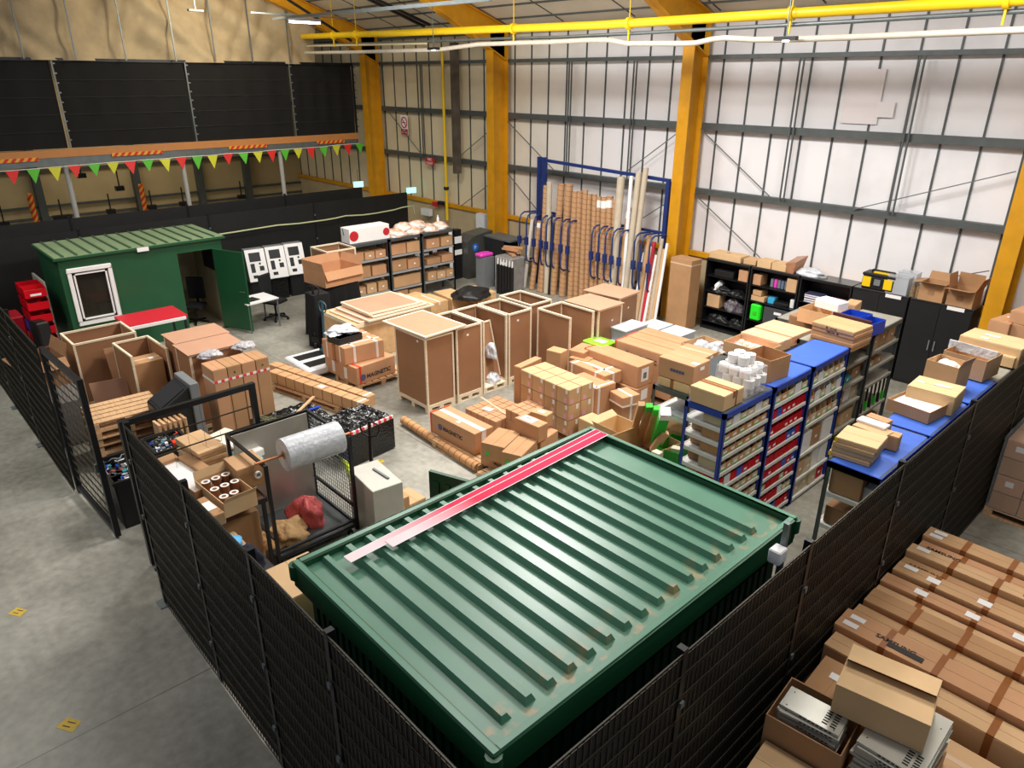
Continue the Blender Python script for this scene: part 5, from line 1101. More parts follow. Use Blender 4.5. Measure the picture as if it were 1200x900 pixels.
carton('brown carton with white labels beside the open papers carton', (1120,466),(1064,451),(1131,453), 2.4,.24, m=card[3], marks=[('lab','T',.6,.6,.18,.06,white),('lab','T',.15,.5,.08,.05,white)])
lump('foil_bag','silvery crumpled foil bag between the fence-side cartons','foil bag',-2.33,9.15,2.16,.22,.16,.16,mat('silver_foil',(180,182,184),.2,metal=.8,bump=.6),51,amp=.3)
open_carton('open brown carton with white tissue on the fence-side shelves', (1124,432),(1089,420),(1135,424), 2.5,.3, m=card[1], flaps=(None,20,None,None), fl=.1)
lump('tissue_paper','white tissue spilling over the open carton on the fence-side shelves','tissue',-2.4,9.62,2.36,.15,.13,.14,white,52,amp=.35)
open_carton('wide open carton lined with grey-white film near the far end', (1157,424),(1110,409),(1168,413), 2.45,.28, m=card[1], flaps=(None,None,None,None))
k = M(); k.box(-.3,.3,-.01,.01,-.06,.06); p = at(1140,410,z=2.45); tag(k.build('film_strip', clearp, None, (p.x,p.y,2.45), -.15), 'grey-white film folded over the wide open carton rim', 'film')
carton('long pale carton with a white label at the far end of the fence-side shelves', (1190,420),(1118,402),(1199,410), 2.28,.15, m=card[3], marks=[('lab','T',.45,.5,.1,.05,white)])
carton('longer pale carton furthest along the fence-side shelves', (1198,410),(1126,392),(1212,400), 2.4,.28, m=card[3], marks=[('lab','T',.4,.6,.2,.06,white),('lab','T',.35,.25,.1,.05,white)])
# far right stack behind the shelves
for i,(n,l,r_,z,h) in enumerate((((1184,380),(1167,373),(1195,370),2.1,.3),((1208,383),(1186,378),(1215,370),2.1,.3),((1181,390),(1159,384),(1200,381),1.9,.45),((1215,370),(1193,362),(1225,358),2.3,.2))):
    carton('brown carton in the pile beyond the yellow column, %s' % ['small one with a white label','square one against the frame edge','wide one at its bottom','topmost one'][i], n,l,r_,z,h, m=mag if i!=2 else card[0], marks=[('lab','T',.5,.6,.12,.06,white)] if i==0 else (), group='cartons beyond the yellow column')
k = M(); k.box(-.65,.65,-.5,.5,0,1.448); tag(k.build('storage_case', dcard, None, (-2.3,13.95,0)), 'large carton base under the pile beyond the yellow column', 'case')
# things on the aisle tops
carton_at('taped square carton on the near blue bay beside the white roll bundle', -4.06+.0, 7.1, 2.157, .46, .44, .2, 0, m=card[3], tape=tapeb, bands=[('x',.62,.03,tapeb)])
r = empty('paper_roll_bundle', (-4.06,7.62,2.157), 'film-wrapped bundle of white paper rolls on the near blue bay', 'paper rolls')
for c_ in range(4):
    for a_ in range(3):
        for b_ in range(3):
            if c_ == 3 and (a_ == 2 or b_ == 0): continue
            k = M(); tx, ty_ = [(0,0),(.05,.035),(-.02,.05),(.03,.0)][c_]; tx -= .02; k.pipe((-.14+a_*.14+tx, -.14+b_*.14+ty_, c_*.112),(-.14+a_*.14+tx, -.14+b_*.14+ty_, c_*.112+.106),.069,.02,16); k.build('paper_roll', white, r)
k = M(); k.box(-.22,.22,-.22,.22,.002,.33); k.build('film', mat('thin_film',(240,240,246),.12,alpha=.22), r)
open_carton_at('open empty carton on the middle blue bay beside the bare top', -4.1, 8.3, 2.157, .42,.42,.3, -.12, m=card[2], flaps=(None,None,None,None))
# wide flat pinkish cartons
fragile = ('txt','R','FRAGILE',.15,.3,.07,mat('print_red',(196,70,70),.7))
carton('wide flat pinkish carton on the grey shelving, further one of the pair', (929,395),(885,382),(950,386), 1.98,.17, m=pinkc, tape=tapec, marks=[fragile])
carton('wide flat pinkish carton on the grey shelving, nearer one beside the open tray', (913,402),(868,389),(928,396), 1.98,.17, m=pinkc, tape=tapec)
open_carton('shallow open carton lined with red-dotted paper on the grey shelving', (896,413),(851,398),(911,403), 1.97,.16, m=card[0], flaps=(None,None,None,None))
dots = mat('red_dotted_paper',(240,232,228),.7,rgb2=(214,60,80),scale=22)
k = M(); k.box(-.3,.3,-.2,.2,0,.04); p = at(873,405,z=1.87); tag(k.build('dotted_wrap', dots, None, (p.x,p.y,1.835)), 'white paper with red dots lining the shallow open carton', 'paper')
for i in range(3): lump('paper_ball','crumpled pale packing paper in the dotted tray, %s from the shelf edge' % ords[i],'paper',p.x+.15-.12*i,p.y-.05+.05*i,1.88,.06,.05,.06,mat('pale_paper',(224,204,178),.8),60+i,amp=.2,group='paper balls in the dotted tray',n=8)
# stacked flat cartons and blue bins
x,y,lx,ly,a_ = frame_of((1001,390),(958,375),(1013,379),2.36)
for i in range(5):
    carton_at('flat printed carton in the tall stack past the blue bays, %s from the top' % ords[i], x+.01*(i%2), y+.01*(i%3), 2.057+.061*(4-i), lx, ly, .059, a_+.01*i, m=mag if i%2 else card[1], group='tall stack of printed flat cartons', marks=[('txt','L',['\u25a0   ARTAR','VERCAR   \u25a0'][i],.35,.3,.035,ink)] if i < 2 else ())
k = M(); k.box(-.3,.3,-.02,.02,0,.34); tag(k.build('maroon_board', mat('maroon_panel',(70,36,38),.5), None, (x,y+ly/2+.05,2.057), a_), 'dark maroon board standing behind the tall stack of flat cartons', 'panel')
for i,(n,l,r_,z,h) in enumerate((((1012,373),(987,366),(1019,367),2.3,.24),((1024,380),(1006,373),(1031,373),2.26,.2),((1030,385),(1010,380),(1033,377),2.12,.06))):
    x,y,lx,ly,a = frame_of(n,l,r_,z); o = open_carton_at('blue plastic bin on the grey shelving top, %s' % ['nearest the stack of flat cartons','stacked against the first bin','lowest against the shelf edge'][i], x,y,2.057 if i<2 else 2.057,lx,ly,z-2.057,a,m=bluebin,flaps=(None,)*4,name='storage_bin',cat='bin',group='blue bins on the grey top')
carton_at('flat pale carton lying on the last grey bay top', -4.2,11.7,2.057,.3,.5,.05,0,m=card[1])
open_carton('open taped carton with printed side before the black cupboards', (975,370),(938,360),(990,362), 2.27,.22, m=card[0], flaps=(None,None,None,None))
carton('grey-brown carton beneath the open taped one before the cupboards', (962,379),(928,368),(975,372), 2.05,.24, m=dcard)
carton('white box stack before the cupboards, upper', (983,357),(958,349),(992,353), 2.38,.14, m=white)
carton('white box stack before the cupboards, lower', (983,363),(957,354),(992,358), 2.24,.43, m=white)
carton('brown carton beside the white box stack before the cupboards', (1003,358),(990,355),(1008,352), 2.3,.49, m=card[1])
k = M(); p = at(965,372,z=2.05); k.box(-.75,.75,-.5,.6,1.5,2.0-.2); k.build
shelving('grey shelving unit under the open taped carton before the cupboards', -5.75,-4.75,11.75,12.9,1.8,[1.3,.8,.3],greys,gs,gs,'grey shelving behind the blue bays')
# ================================================================== central cartons
pallet('wooden pallet under the block of labelled cartons', -7.88, 8.5, 0, 1.25, .75)
x0c, y0c, lx, ly, a = frame_of((667,458),(610,433),(696,447.5),.98)
ca, sa = math.cos(a), math.sin(a)
for c in range(3):
    for i in range(4):
        for j in range(2):
            u = -lx/2+lx*(i+.5)/4; v = -ly/2+ly*(j+.5)/2
            mk = [('lab','L',.75,.28,.07,.09,mat('pink_label',(226,170,180),.6)),('lab','L',.82,.85,.05,.08,white)] if j == 0 else []
            if i == 3: mk += [('lab','R',.25,.22,.08,.09,mat('pink_label',(226,170,180),.6)),('lab','R',.7,.8,.05,.09,white)]
            carton_at('labelled carton in the square block, %s layer, %s along, %s row' % (['bottom','middle','top'][c], ords[i], ['front','back'][j]), x0c+u*ca-v*sa, y0c+u*sa+v*ca, .132+c*.285, lx/4*.97, ly/2*.97, .28, a, m=card[0] if c == 2 else card[(i+c)%2], group='block of labelled cartons', seam='y', marks=mk)
LST = [
 ('brown carton tucked behind the far end of the square block',(610,431),(604,428),(633,419),.95,.95,mag,{}),
 ('long brown carton with a barcode label on its end, above its twin',(748,430.5),(686,407),(765,423),.9,.42,mag,dict(bands=[('y',.02,.03,taper)],marks=[('lab','R',.45,.55,.2,.26,white),('lab','R',.45,.5,.1,.12,greyp)])),
 ('long brown carton with a barcode label, below its twin',(747,457),(690,437),(764,448),.47,.34,mag,dict(marks=[('lab','R',.45,.55,.2,.2,white)])),
 ('white taped carton with a red mark behind the square block',(709,441),(669,423),(726,433),.745,.22,mag,dict(bands=[('y',.1,.05,tapew),('y',.75,.05,tapew),('x',.5,.06,tapew)],marks=[('lab','T',.6,.3,.12,.02,signr)])),
 ('white taped long carton right behind the square block',(699,456),(668,441),(721,448),.66,.52,mag,dict(bands=[('x',.15,.05,tapew),('y',.9,.04,tapew)])),
 ('small taped carton before the long barcode cartons, upper',(730,467),(720,457),(746,460),.55,.2,mag,dict(bands=[('x',.5,.05,tapew),('z',.15,.03,tapew)])),
 ('small taped carton before the long barcode cartons, lower',(729,476),(720,466),(745,468),.345,.34,mag,dict(bands=[('x',.5,.05,tapew)])),
 ('plain golden carton at the back corner of the container roof',(694,497),(679,489),(709,490),.5,.5,card[3],{}),
 ('small brown carton behind the square block near the open crate',(657,414),(642,409),(663,409),.95,.94,card[1],{}),
 ('small pinkish carton behind the square block beside the green tote',(684,414),(668,409),(697,405),.87,.22,mag,{}),
 ('low brown carton behind the square block under the small ones',(688,424),(668,418),(703,413),.76,.75,card[2],{}),
 ('long carton on top of the trio, its end facing the bubble rolls',(826,420),(791,409),(839,411),1.25,.245,mag,dict(bands=[('x',.5,.05,tapec)],marks=[('lab','R',.5,.8,.1,.05,white)])),
 ('brown carton with green recycling print, left of a pair beside the pallet',(591,525),(571,514),(600,505),.62,.28,card[2],dict(marks=[('lab','L',.3,.45,.06,.07,greenb)])),
 ('brown carton with green recycling print, second of the pair by the container',(611,535),(593,526),(622,514),.62,.28,card[2],dict(marks=[('lab','L',.3,.45,.06,.07,greenb)])),
 ('low brown carton beneath the green-printed pair',(603,545),(570,527),(620,525),.33,.2,mag,dict(marks=[('txt','L','FRAGILE',.4,.4,.06,ink)])),
 ('brown carton with a white topped label perched above the low cartons',(631,501),(604,489),(641,495),.85,.27,mag,dict(marks=[('lab','T',.4,.5,.26,.16,white),('lab','T',.35,.6,.1,.02,signr)])),
 ('brown carton beneath the white topped one',(634,518),(603,505),(650,503),.56,.22,mag,{}),
 ('smaller brown carton with a pale label behind the white topped one',(640,488),(624,481),(645,482),.8,.22,card[1],dict(marks=[('lab','T',.5,.5,.12,.08,white)])),
]
for lb, n, l, r_, z, h, m, kw in LST:
    if 'txt' in kw: t_ = kw.pop('txt'); magbox(lb, n, l, r_, z, h, t_, **kw)
    else: carton(lb, n, l, r_, z, h, m=m, **kw)
pallet('wooden pallet under the green-printed cartons by the container', -6.95, 6.55, 0, .9, .8)
pallet('wooden pallet under the long barcode cartons', -7.9, 10.1, 0, 1.3, .55)
x,y,lx,ly,a = frame_of((790,420),(722,397.5),(801,414),1.0)
for i,(lb,dx) in enumerate((('long brown carton with printed side, front of the long trio',0),('long brown carton in the middle of the long trio',-.03),('long brown carton at the back of the long trio',-.02))):
    w3 = .36; o = carton_at(lb, x-(ly/2-w3/2)*0+dx-math.sin(a)*(i*(w3+.012)), y-ly/2+w3/2+math.cos(a)*i*(w3+.012), .13, lx, w3, .87, a, m=mag, seam='x', bands=[('y',.02,.03,taper)] if i<2 else ())
    if i == 0:
        text('MAGNETIC', .12, mat('logo_ink',(74,58,66),.8), o, on_face('L',.3,.72,lx,w3,.87,.004), FACE_ROT['L'], bold=.003)
        k = M(); c = on_face('L',.3,.72,lx,w3,.87,.006)+Vector((-.1,0,.045)); k.cyl(c, c-Vector((0,.001,0)), .06, 16); k.build('logo_disc', mat('logo_blue',(88,92,132),.8), o)
pallet('pallet under the long trio of cartons', x, y-ly/2+.55, 0, lx*.95, 1.05, a, h=.128)
x,y,lx,ly,a = frame_of((826,420),(791,409),(839,411),1.25)
carton_at('tall brown carton under the end of the one laid on the long trio', x+lx/2-.17, y, 0, .3, ly, 1.0, a, m=mag, marks=[('lab','R',.5,.8,.1,.05,white)])
# grid of small cartons
x0g, y0g, lx, ly, a = frame_of((581,495),(546,478),(618,478),.3); ca, sa = math.cos(a), math.sin(a)
pallet('low pallet under the grid of small cartons', x0g, y0g, 0, lx, ly, a, h=.11)
for i in range(5):
    for j in range(5):
        u = -lx/2+lx*(i+.5)/5; v = -ly/2+ly*(j+.5)/5; hh = .19
        carton_at('small brown carton in the flat grid on the pallet, %s row back, %s along' % (ords[4-i], ords[j]), x0g+u*ca-v*sa, y0g+u*sa+v*ca, .112, lx/5*.95, ly/5*.95, hh, a, m=mag if (i+j)%2 else card[4], group='grid of small cartons', seam='x')
x2, y2, lx2, ly2, a2 = frame_of((612,487),(594,477),(640,474),.5); ca, sa = math.cos(a2), math.sin(a2)
pallet('pallet under the raised grid of small cartons', x2, y2, 0, lx2, ly2, a2, h=.11)
carton_at('flat carton layer under the raised grid of small cartons', x2, y2, .112, lx2*.98, ly2*.98, .19, a2, m=mag)
for i in range(3):
    for j in range(3):
        u = -lx2/2+lx2*(i+.5)/3; v = -ly2/2+ly2*(j+.5)/3
        carton_at('small brown carton in the raised grid beside the square block, %s row back, %s along' % (ords[2-i], ords[j]), x2+u*ca-v*sa, y2+u*sa+v*ca, .305, lx2/3*.95, ly2/3*.95, .18, a2, m=mag if (i+j)%2 else card[4], group='raised grid of small cartons', seam='x')
k = M(); p = at(575,478,z=.31); k.box(-.02,.02,-.5,.5,0,.006); tag(k.build('tape_strip', tapec, None, (p.x,p.y+.1,.305), math.radians(80)), 'clear tape strip stretched across the grid of small cartons', 'tape')
k = M(); p = at(572,479,z=.32); k.box(-.09,.09,-.06,.06,0,.004); tag(k.build('delivery_note', white, None, (p.x,p.y,.312), .2), 'white delivery note lying on the grid of small cartons', 'paper')
# plastic crates
def tote_at(label, x, y, z, lx, ly, h, a=0, group='grey plastic totes'):
    r = empty('plastic_tote', (x,y,z), label, 'tote', group, a)
    k = M(); k.hexa([(-lx/2*.9,-ly/2*.9,0),(lx/2*.9,-ly/2*.9,0),(lx/2*.9,ly/2*.9,0),(-lx/2*.9,ly/2*.9,0),(-lx/2,-ly/2,h-.03),(lx/2,-ly/2,h-.03),(lx/2,ly/2,h-.03),(-lx/2,ly/2,h-.03)]); k.build('tub', mat('tote_grey',(196,206,214),.35,var=.08), r)
    k = M(); k.box(-lx/2-.01,lx/2+.01,-ly/2-.01,ly/2+.01,h-.03,h); k.box(-lx/2*.8,lx/2*.8,-ly/2*.8,ly/2*.8,h,h+.008); k.build('lid', mat('tote_lid',(214,222,230),.3), r, bevel=.006)
    return r
tote_at('grey plastic tote on top of another beside the flat-topped crates', -8.62, 11.3, .78, .4, .7, .27)
tote_at('grey plastic tote at the bottom of the pair beside the flat-topped crates', -8.62, 11.3, .0, .4, .7, .77)
tote_at('grey plastic tote behind the long trio, nearer the crates', -8.65, 12.2, .0, .5, .65, .85)
tote_at('grey plastic tote behind the long trio, nearer the tall wrapped carton', -8.08, 12.2, .0, .5, .65, .85)
k = M(); p = at(705,402,z=.92); k.box(-.3,.22,-.22,.22,0,.25); o = k.build('green_tote', mat('lime_green',(140,206,40),.45), None, (p.x-.1,p.y+.1,.66), 0, bevel=.02); tag(o, 'lime green box with a white paper behind the barcode cartons', 'box')
k = M(); k.box(-.12,.12,-.08,.08,.251,.256); k.build('paper_note', white, o)
carton_at('brown carton hidden under the lime green box', p.x-.1,p.y+.1,0,.5,.42,.65,0,m=card[2])
open_carton('tall open carton full of clear packing film beside the shelving', (840,416),(808,399),(856,404), 1.2,1.15, m=card[0], flaps=(None,None,None,None), fill=dcard)
p = at(832,403,z=1.2); 
for i,(dx,dy) in enumerate(((-.15,-.05),(.1,.1))): lump('packing_film','clear crumpled film in the tall open carton, %s' % ['further lump','nearer lump'][i],'film',p.x+dx,p.y+dy,1.0,.17,.16,.25,clearp,70+i,amp=.35,group='film in the tall open carton')
# stamped carton on the pale carton on the grey shelf
carton_at('pale carton under the stamped one at the grey shelving corner', -5.08, 7.9, 1.803, .5, .36, .13, .02, m=card[3], bands=[('y',.45,.05,tapeb),('x',.5,.05,tapeb)])
carton_at('brown stamped carton on the pale one at the grey shelving corner', -5.07, 7.92, 1.94, .56, .4, .27, .02, m=mag, seam='x', marks=[('lab','T',.9,.3,.1,.08,white),('txt','L','■■■■■',.35,.45,.05,bluei),('lab','R',.5,.75,.1,.05,white)])
# green and kraft long boxes behind the container
p = at(735,520,z=1.0)
open_carton('open orange-brown carton full of long boxes behind the container', (755,536),(729,508),(782,512), 1.15,1.15, m=card[0], flaps=(None,)*4, fill=dcard)
open_carton('pale open carton beside the long kraft boxes', (728,512),(710,494),(740,495), 1.0,1.0, m=card[3], flaps=(40,None,None,60), fl=.12, fill=krg)
def slant(name, label, a_, b_, za, zb, w, h, m, cap=None, group=None):
    p = at(*a_, z=za); q = at(*b_, z=zb); k = M(); k.bar((0,0,0), q-p, w, h); o = k.build(name, m, None, p); tag(o, label, 'long box', group)
    if cap: k = M(); d = (q-p); k.bar(d*.86, d*1.005, w*1.03, h*1.03); k.build('end_cap', cap, o)
    return o
for i, (a_, b_) in enumerate((((741,510),(752,473)),((750,514),(761,475)),((757,517),(770,478)))):
    slant('long_kraft_box','long kraft box leaning out of the open carton, %s from the pale one' % ords[i], a_, b_, .9, 1.65, .09, .07, card[1], greenb if i else None, 'long kraft boxes')
slant('green_long_box','bright green long box with a white top leaning behind the container', (768,520),(780,482), .95, 1.75, .13, .12, mat('vivid_green',(20,190,60),.4), white)
slant('long_kraft_box','kraft box lying low in front of the green bin', (765,528),(780,506), 1.0, 1.3, .1, .1, card[0])
p = at(787,522,z=1.1); carton_at('brown carton supporting the dark green bin', p.x+.05,p.y,0,.3,.46,.59,.2)
open_carton_at('open dark green bin with papers beside the grey shelving', p.x+.05,p.y,.6,.32,.5,.55,.2,m=mat('deep_green_plastic',(10,140,30),.4),flaps=(None,)*4,name='storage_bin',cat='bin')
for i, (px, py) in enumerate(((770,533),(792,528),(748,498))):
    p = at(px,py,z=1.12); k = M(); 
    for q in range(5): k.box(-.06+.002*q,.06,-.05+.02*q,-.035+.02*q,0,.12)
    tag(k.build('folded_leaflets', mat('cream_paper',(230,222,196),.7), None, (p.x,p.y,1.05), .4*i), 'cream folded leaflets beside the green bin, %s' % ['nearest the container roof','against the grey shelving','beside the pale open carton'][i], 'papers', 'cream leaflets')
# ================================================================== wall cupboards
CY0, CY1, CH = 15.06, 15.55, 1.74
def cup_shell(label, px0, px1, levels, doors=False, group='black cupboards along the white wall'):
    x0 = at(px0,300,y=CY0).x if px0 < 830 else px0; x0, x1 = px0, px1
    cx = (x0+x1)/2; W = x1-x0; D_ = CY1-CY0; r = empty('cupboard', (cx,(CY0+CY1)/2,0), label, 'cupboard', group)
    k = M(); t = .03; k.box(-W/2,-W/2+t,-D_/2,D_/2,0,CH); k.box(W/2-t,W/2,-D_/2,D_/2,0,CH); k.box(-W/2+t,W/2-t,D_/2-.01,D_/2,0,CH); k.box(-W/2+t,W/2-t,-D_/2,D_/2-.01,0,.06); k.box(-W/2+t,W/2-t,-D_/2,D_/2-.01,CH-.05,CH)
    k.build('carcass', black, r)
    k = M(); k.box(-W/2,W/2,-D_/2,D_/2,CH,CH+.008); k.build('top', mat('cupboard_top',(74,72,72),.25), r)
    for z in levels: k = M(); k.box(-W/2+t,W/2-t,-D_/2+.02,D_/2-.01,z-.02,z); k.build('shelf', blackm, r)
    if doors:
        for s_ in (-1,1): k = M(); k.box(min(0,s_*(W/2-.005))+.004,max(0,s_*(W/2-.005))-.004,-D_/2-.02,-D_/2-.001,.05,CH-.04); d = k.build('door', mat('cupboard_door',(24,24,26),.5), r); k = M(); k.box(s_*.05-.01,s_*.05+.01,-D_/2-.04,-D_/2-.02,.8,1.0); k.build('handle', greyp, d)
        k = M(); k.box(W*.1,W*.1+.3,-D_/2-.025,-D_/2-.02,CH-.07,CH+.0); k.build('paper_label', white, r)
    return r
cup_shell('open black shelving at the end of the wall row beside the tall wrapped carton', -9.31,-8.16,[1.33,.95,.55,.2])
cup_shell('open black shelving holding the bright green case', -8.13,-6.97,[1.32,.95,.5])
cup_shell('black cupboard with white magazines on its upper shelf', -6.94,-5.82,[1.2,.7])
cup_shell('closed black cupboard under the yellow toolbox', -5.79,-4.7,[1.0],True)
cup_shell('closed black cupboard under the open cartons beside the yellow column', -4.67,-3.55,[1.0],True)
yb = CY0+.2
def cb(label, x, z, w, h, m, d=.3, name='cardboard_box', cat='box', bev=.0):
    return carton_at(label, x, yb, z+.003, w, d, h, random.uniform(-.05,.05), m=m, name=name, cat=cat)
cb('small brown carton on the top shelf of the end black unit', -8.33,1.33,.26,.26,mag)
cb('brown carton on the third shelf of the end black unit', -9.05,.55,.34,.32,card[0])
cb('black case on the top shelf of the end black unit', -8.85,1.33,.5,.16,black,name='equipment_case',cat='case')
for i,(x,z,sx,sz,m,lb) in enumerate(((-8.95,.95,.3,.16,black,'black cable bundle on the second shelf of the end unit'),(-8.5,.95,.25,.12,black,'flat black bag on the second shelf of the end unit'),(-8.55,.55,.3,.3,mat('mixed_cables',(120,110,118),.5,rgb2=(30,28,30),scale=20),'tangle of red, white and black cables in the end unit'),(-8.9,.2,.35,.2,black,'black tubing on the bottom shelf of the end unit'),(-8.4,.2,.25,.2,black,'black bag on the bottom shelf of the end unit'),(-9.0,1.0,.1,.2,white,'white device on the second shelf of the end unit'))):
    lump('cable_bundle', lb, 'cables', x, yb, z+.003, sx*.8, .18, sz, m, 80+i, amp=.3)
cb('brown carton at the end of the top shelf above the green case', -7.15,1.32,.24,.3,card[0])
cb('tan carton at the start of the top shelf above the green case', -7.98,1.32,.2,.24,mag)
cb('brown carton on the second shelf above the green case, upper', -7.93,1.08,.22,.12,card[1])
cb('brown carton on the second shelf above the green case, lower', -7.9,.95,.34,.12,card[0])
for i in range(5): cb('dark bottle-like canister on the top shelf beside the tan carton, %s along' % ords[i], -7.66+i*.085,1.32,.07,.2,[greyp,pinkm,greyp,mat('slate_blue',(96,112,140),.5),greyp][i],.1,'canister','canister')
cb('light blue packet on the second shelf above the green case', -7.6,.95,.16,.14,mat('sky_blue',(60,170,214),.5),.2,'packet','packet')
cb('black flat device on the second shelf', -7.35,.95,.34,.08,black,.25,'router','device')
cb('white upright box on the second shelf', -7.1,.95,.1,.2,white,.15)
r = empty('equipment_case', (-7.9,CY0+.1,.503), 'bright green plastic case on the black shelving', 'case')
k = M(); k.box(-.13,.13,-.1,.1,0,.38); k.build('shell', mat('neon_green',(40,232,40),.4), r, bevel=.03); k = M(); k.box(-.04,.04,-.115,-.1,.14,.22); k.build('latch', greenb, r); k = M(); k.bar((-.05,0,.39),(.05,0,.39),.02); k.build('handle', greenb, r)
k = M(); k.box(-.35,.35,-.18,.18,0,.38); o = k.build('grey_crate', mat('dark_grey_plastic',(66,68,72),.5), None, (-7.35,yb+.02,.503)); tag(o,'dark grey plastic crate beside the bright green case','crate'); k = M(); k.box(-.1,.08,-.185,-.18,.24,.3); k.build('paper_label', white, o)
for i in range(8): k = M(); k.box(-.19,.19,-.12,.12,0,.022); tag(k.build('magazine', [white,mat('mag_violet',(150,130,170),.5),white,mat('mag_dark',(60,60,90),.5)][i%4], None, (-6.62,CY0+.16,1.2+.024*i+.002), .05*math.sin(i)), 'magazine in the pile on the upper cupboard shelf, %s from the bottom' % ords[i], 'magazine', 'magazines on the upper cupboard shelf')
for i in range(6): k = M(); k.box(-.17,.17,-.12,.12,0,.024); tag(k.build('magazine', [signr,white,mat('mag_pink',(200,120,140),.5)][i%3], None, (-6.15,CY0+.16,1.2+.026*i+.002), .04*math.cos(i)), 'red and white magazine in the second pile in the cupboard, %s from the bottom' % ords[i], 'magazine', 'second magazine pile')
# on the cupboard tops
T_ = CH+.01
carton_at('long wooden tray carton on the end of the cupboard row', -8.85, 15.28, T_, .85,.4,.14, -.03, m=card[3], marks=[('txt','T','■■',.4,.5,.05,ink)])
carton_at('open brown carton end beside the wooden tray on the cupboards', -8.25, 15.3, T_, .3,.35,.12, .1, m=card[0])
for i in range(2): carton_at('pale carton of a pair on the cupboard tops, %s the wooden tray' % ['nearer','further from'][i], -7.85+i*.36, 15.26, T_, .34,.36,.16, 0, m=card[3], group='pale cartons on the cupboards', seam='y')
r = empty('wrapped_parcel', (-7.25,15.3,T_), 'brown parcel wrapped in clear film standing on the cupboards', 'parcel'); k = M(); k.hexa([(-.14,-.2,0),(.1,-.2,0),(.1,.2,0),(-.14,.2,0),(-.1,-.2,.2),(.14,-.2,.26),(.2,.2,.36),(-.05,.2,.3)]); k.build('parcel', mat('wrapped_brown',(178,126,92),.25,var=.2,scale=12,bump=.4), r)
lump('plastic_wrap','flat heap of clear film on the cupboard tops','film',-6.85,15.3,T_,.32,.18,.16,clearp,90,amp=.3)
r = empty('toolbox', (-5.35,15.25,T_), 'black and yellow toolbox on the cupboard tops', 'toolbox')
k = M(); k.box(-.32,.32,-.16,.16,0,.26); k.build('body', black, r, bevel=.02); k = M(); k.box(-.33,.33,-.17,.17,.26,.33); k.build('lid', black, r, bevel=.02)
for x in (-.22,.2): k = M(); k.box(x-.08,x+.08,-.175,-.16,.05,.25); k.build('yellow_panel', mat('toolbox_yellow',(244,200,20),.4), r)
k = M(); k.box(-.14,.18,-.1,.1,.33,.35); k.build('tray_lid', mat('toolbox_yellow',(244,200,20),.4), r); k = M(); k.box(-.07,.05,-.18,-.16,.1,.22); k.build('latch', greyp, r); k = M(); k.bar((-.2,0,.37),(.24,0,.37),.03); k.bar((-.2,0,.33),(-.2,0,.37),.03); k.bar((.24,0,.33),(.24,0,.37),.03); k.build('handle', black, r)
clr = mat('clear_tub',(214,218,224),.15,alpha=.45)
for i,(x,w,h,yy) in enumerate(((-4.98,.4,.34,15.22),(-4.9,.35,.4,15.44))):
    r = empty('clear_storage_box', (x,yy,T_), 'clear plastic storage box beside the toolbox, %s' % ['in front','behind'][i], 'storage box', 'clear boxes beside the toolbox')
    k = M(); d=.13; t=.006; k.box(-w/2,w/2,-d,d,0,t); k.box(-w/2,w/2,-d,-d+t,t,h); k.box(-w/2,w/2,d-t,d,t,h); k.box(-w/2,-w/2+t,-d,d,t,h); k.box(w/2-t,w/2,-d,d,t,h); k.build('tub', clr, r)
    k = M(); k.box(-w/2-.01,w/2+.01,-d-.01,d+.01,h,h+.02); k.build('lid', clr, r)
for i in range(3): k = M(); k.cyl((0,0,0),(0,0,.2),.055,14); k.cyl((0,0,.2),(0,0,.23),.045,14); tag(k.build('glass_jar', mat('brown_jar',(150,126,96),.2,var=.4,scale=20), None, (-4.7+i*.055,15.18+.13*(i%2),T_)), 'small brownish jar between the clear boxes and open carton, %s along' % ords[i], 'jar', 'jars on the cupboards')
open_carton_at('open carton filled with small wrapped goods on the cupboard tops', -4.34,15.28,T_,.44,.42,.34,.0,m=card[2],flaps=(75,None,20,100),fl=.16,marks=[('lab','L',.5,.5,.12,.1,dcard)],fill=mat('mixed_goods',(150,120,150),.5,rgb2=(60,50,60),scale=18))
open_carton_at('open carton with tall raised flaps nearest the yellow column', -3.82,15.28,T_,.46,.42,.32,-.05,m=card[2],flaps=(80,20,-8,10),fl=.26,marks=[('lab','L',.5,.5,.12,.1,dcard)])
# tall wrapped carton
r = carton_at('tall brown paper wrapped carton standing beside the third yellow column', -9.68, 14.75, 0, .62, .4, 1.72, -.05, m=card[2], seam='x', bands=[('z',.93,.03,tapec)])
# ================================================================== roll rack
RB = mat('rack_blue',(28,50,112),.4,var=.1)
r = empty('roll_rack', (-12.6,15.0,0), 'tall blue steel rack holding upright paper rolls against the wall', 'rack'); L0 = Vector(r.location)
for x in (-15.0,-10.56,-14.8): k = M(); k.bar((x-L0.x,0,0),(x-L0.x,0,3.65 if x < -14 else 3.4),.1); k.build('upright', RB, r)
k = M(); k.bar((-15-L0.x,0,3.58),(-10.52-L0.x,0,3.42),.08); k.build('top_beam', RB, r); 
for z in (2.15,.75): k = M(); k.bar((-15-L0.x,0,z),(-10.52-L0.x,0,z),.06); k.build('cross_beam', RB, r)
hoops = [at(px,300,y=14.3).x for px in (608,616,624.5,633,639,646,656,664,692,700,708,716,725,742,750,760)]
for x in hoops:
    k = M(); pts = [(0,-.03,2.13),(0,-.5,2.16),(0,-.62,2.1),(0,-.68,1.95),(0,-.68,.95),(0,-.64,.82),(0,-.54,.76),(0,-.03,.76)]
    k.tube([(x-L0.x,b_,c_) for a_,b_,c_ in pts], .022, 8); k.build('divider_hoop', RB, r)
    k = M(); k.box(x-L0.x-.05,x-L0.x+.05,-.72,-.64,1.28,1.5); k.build('clamp', RB, r)
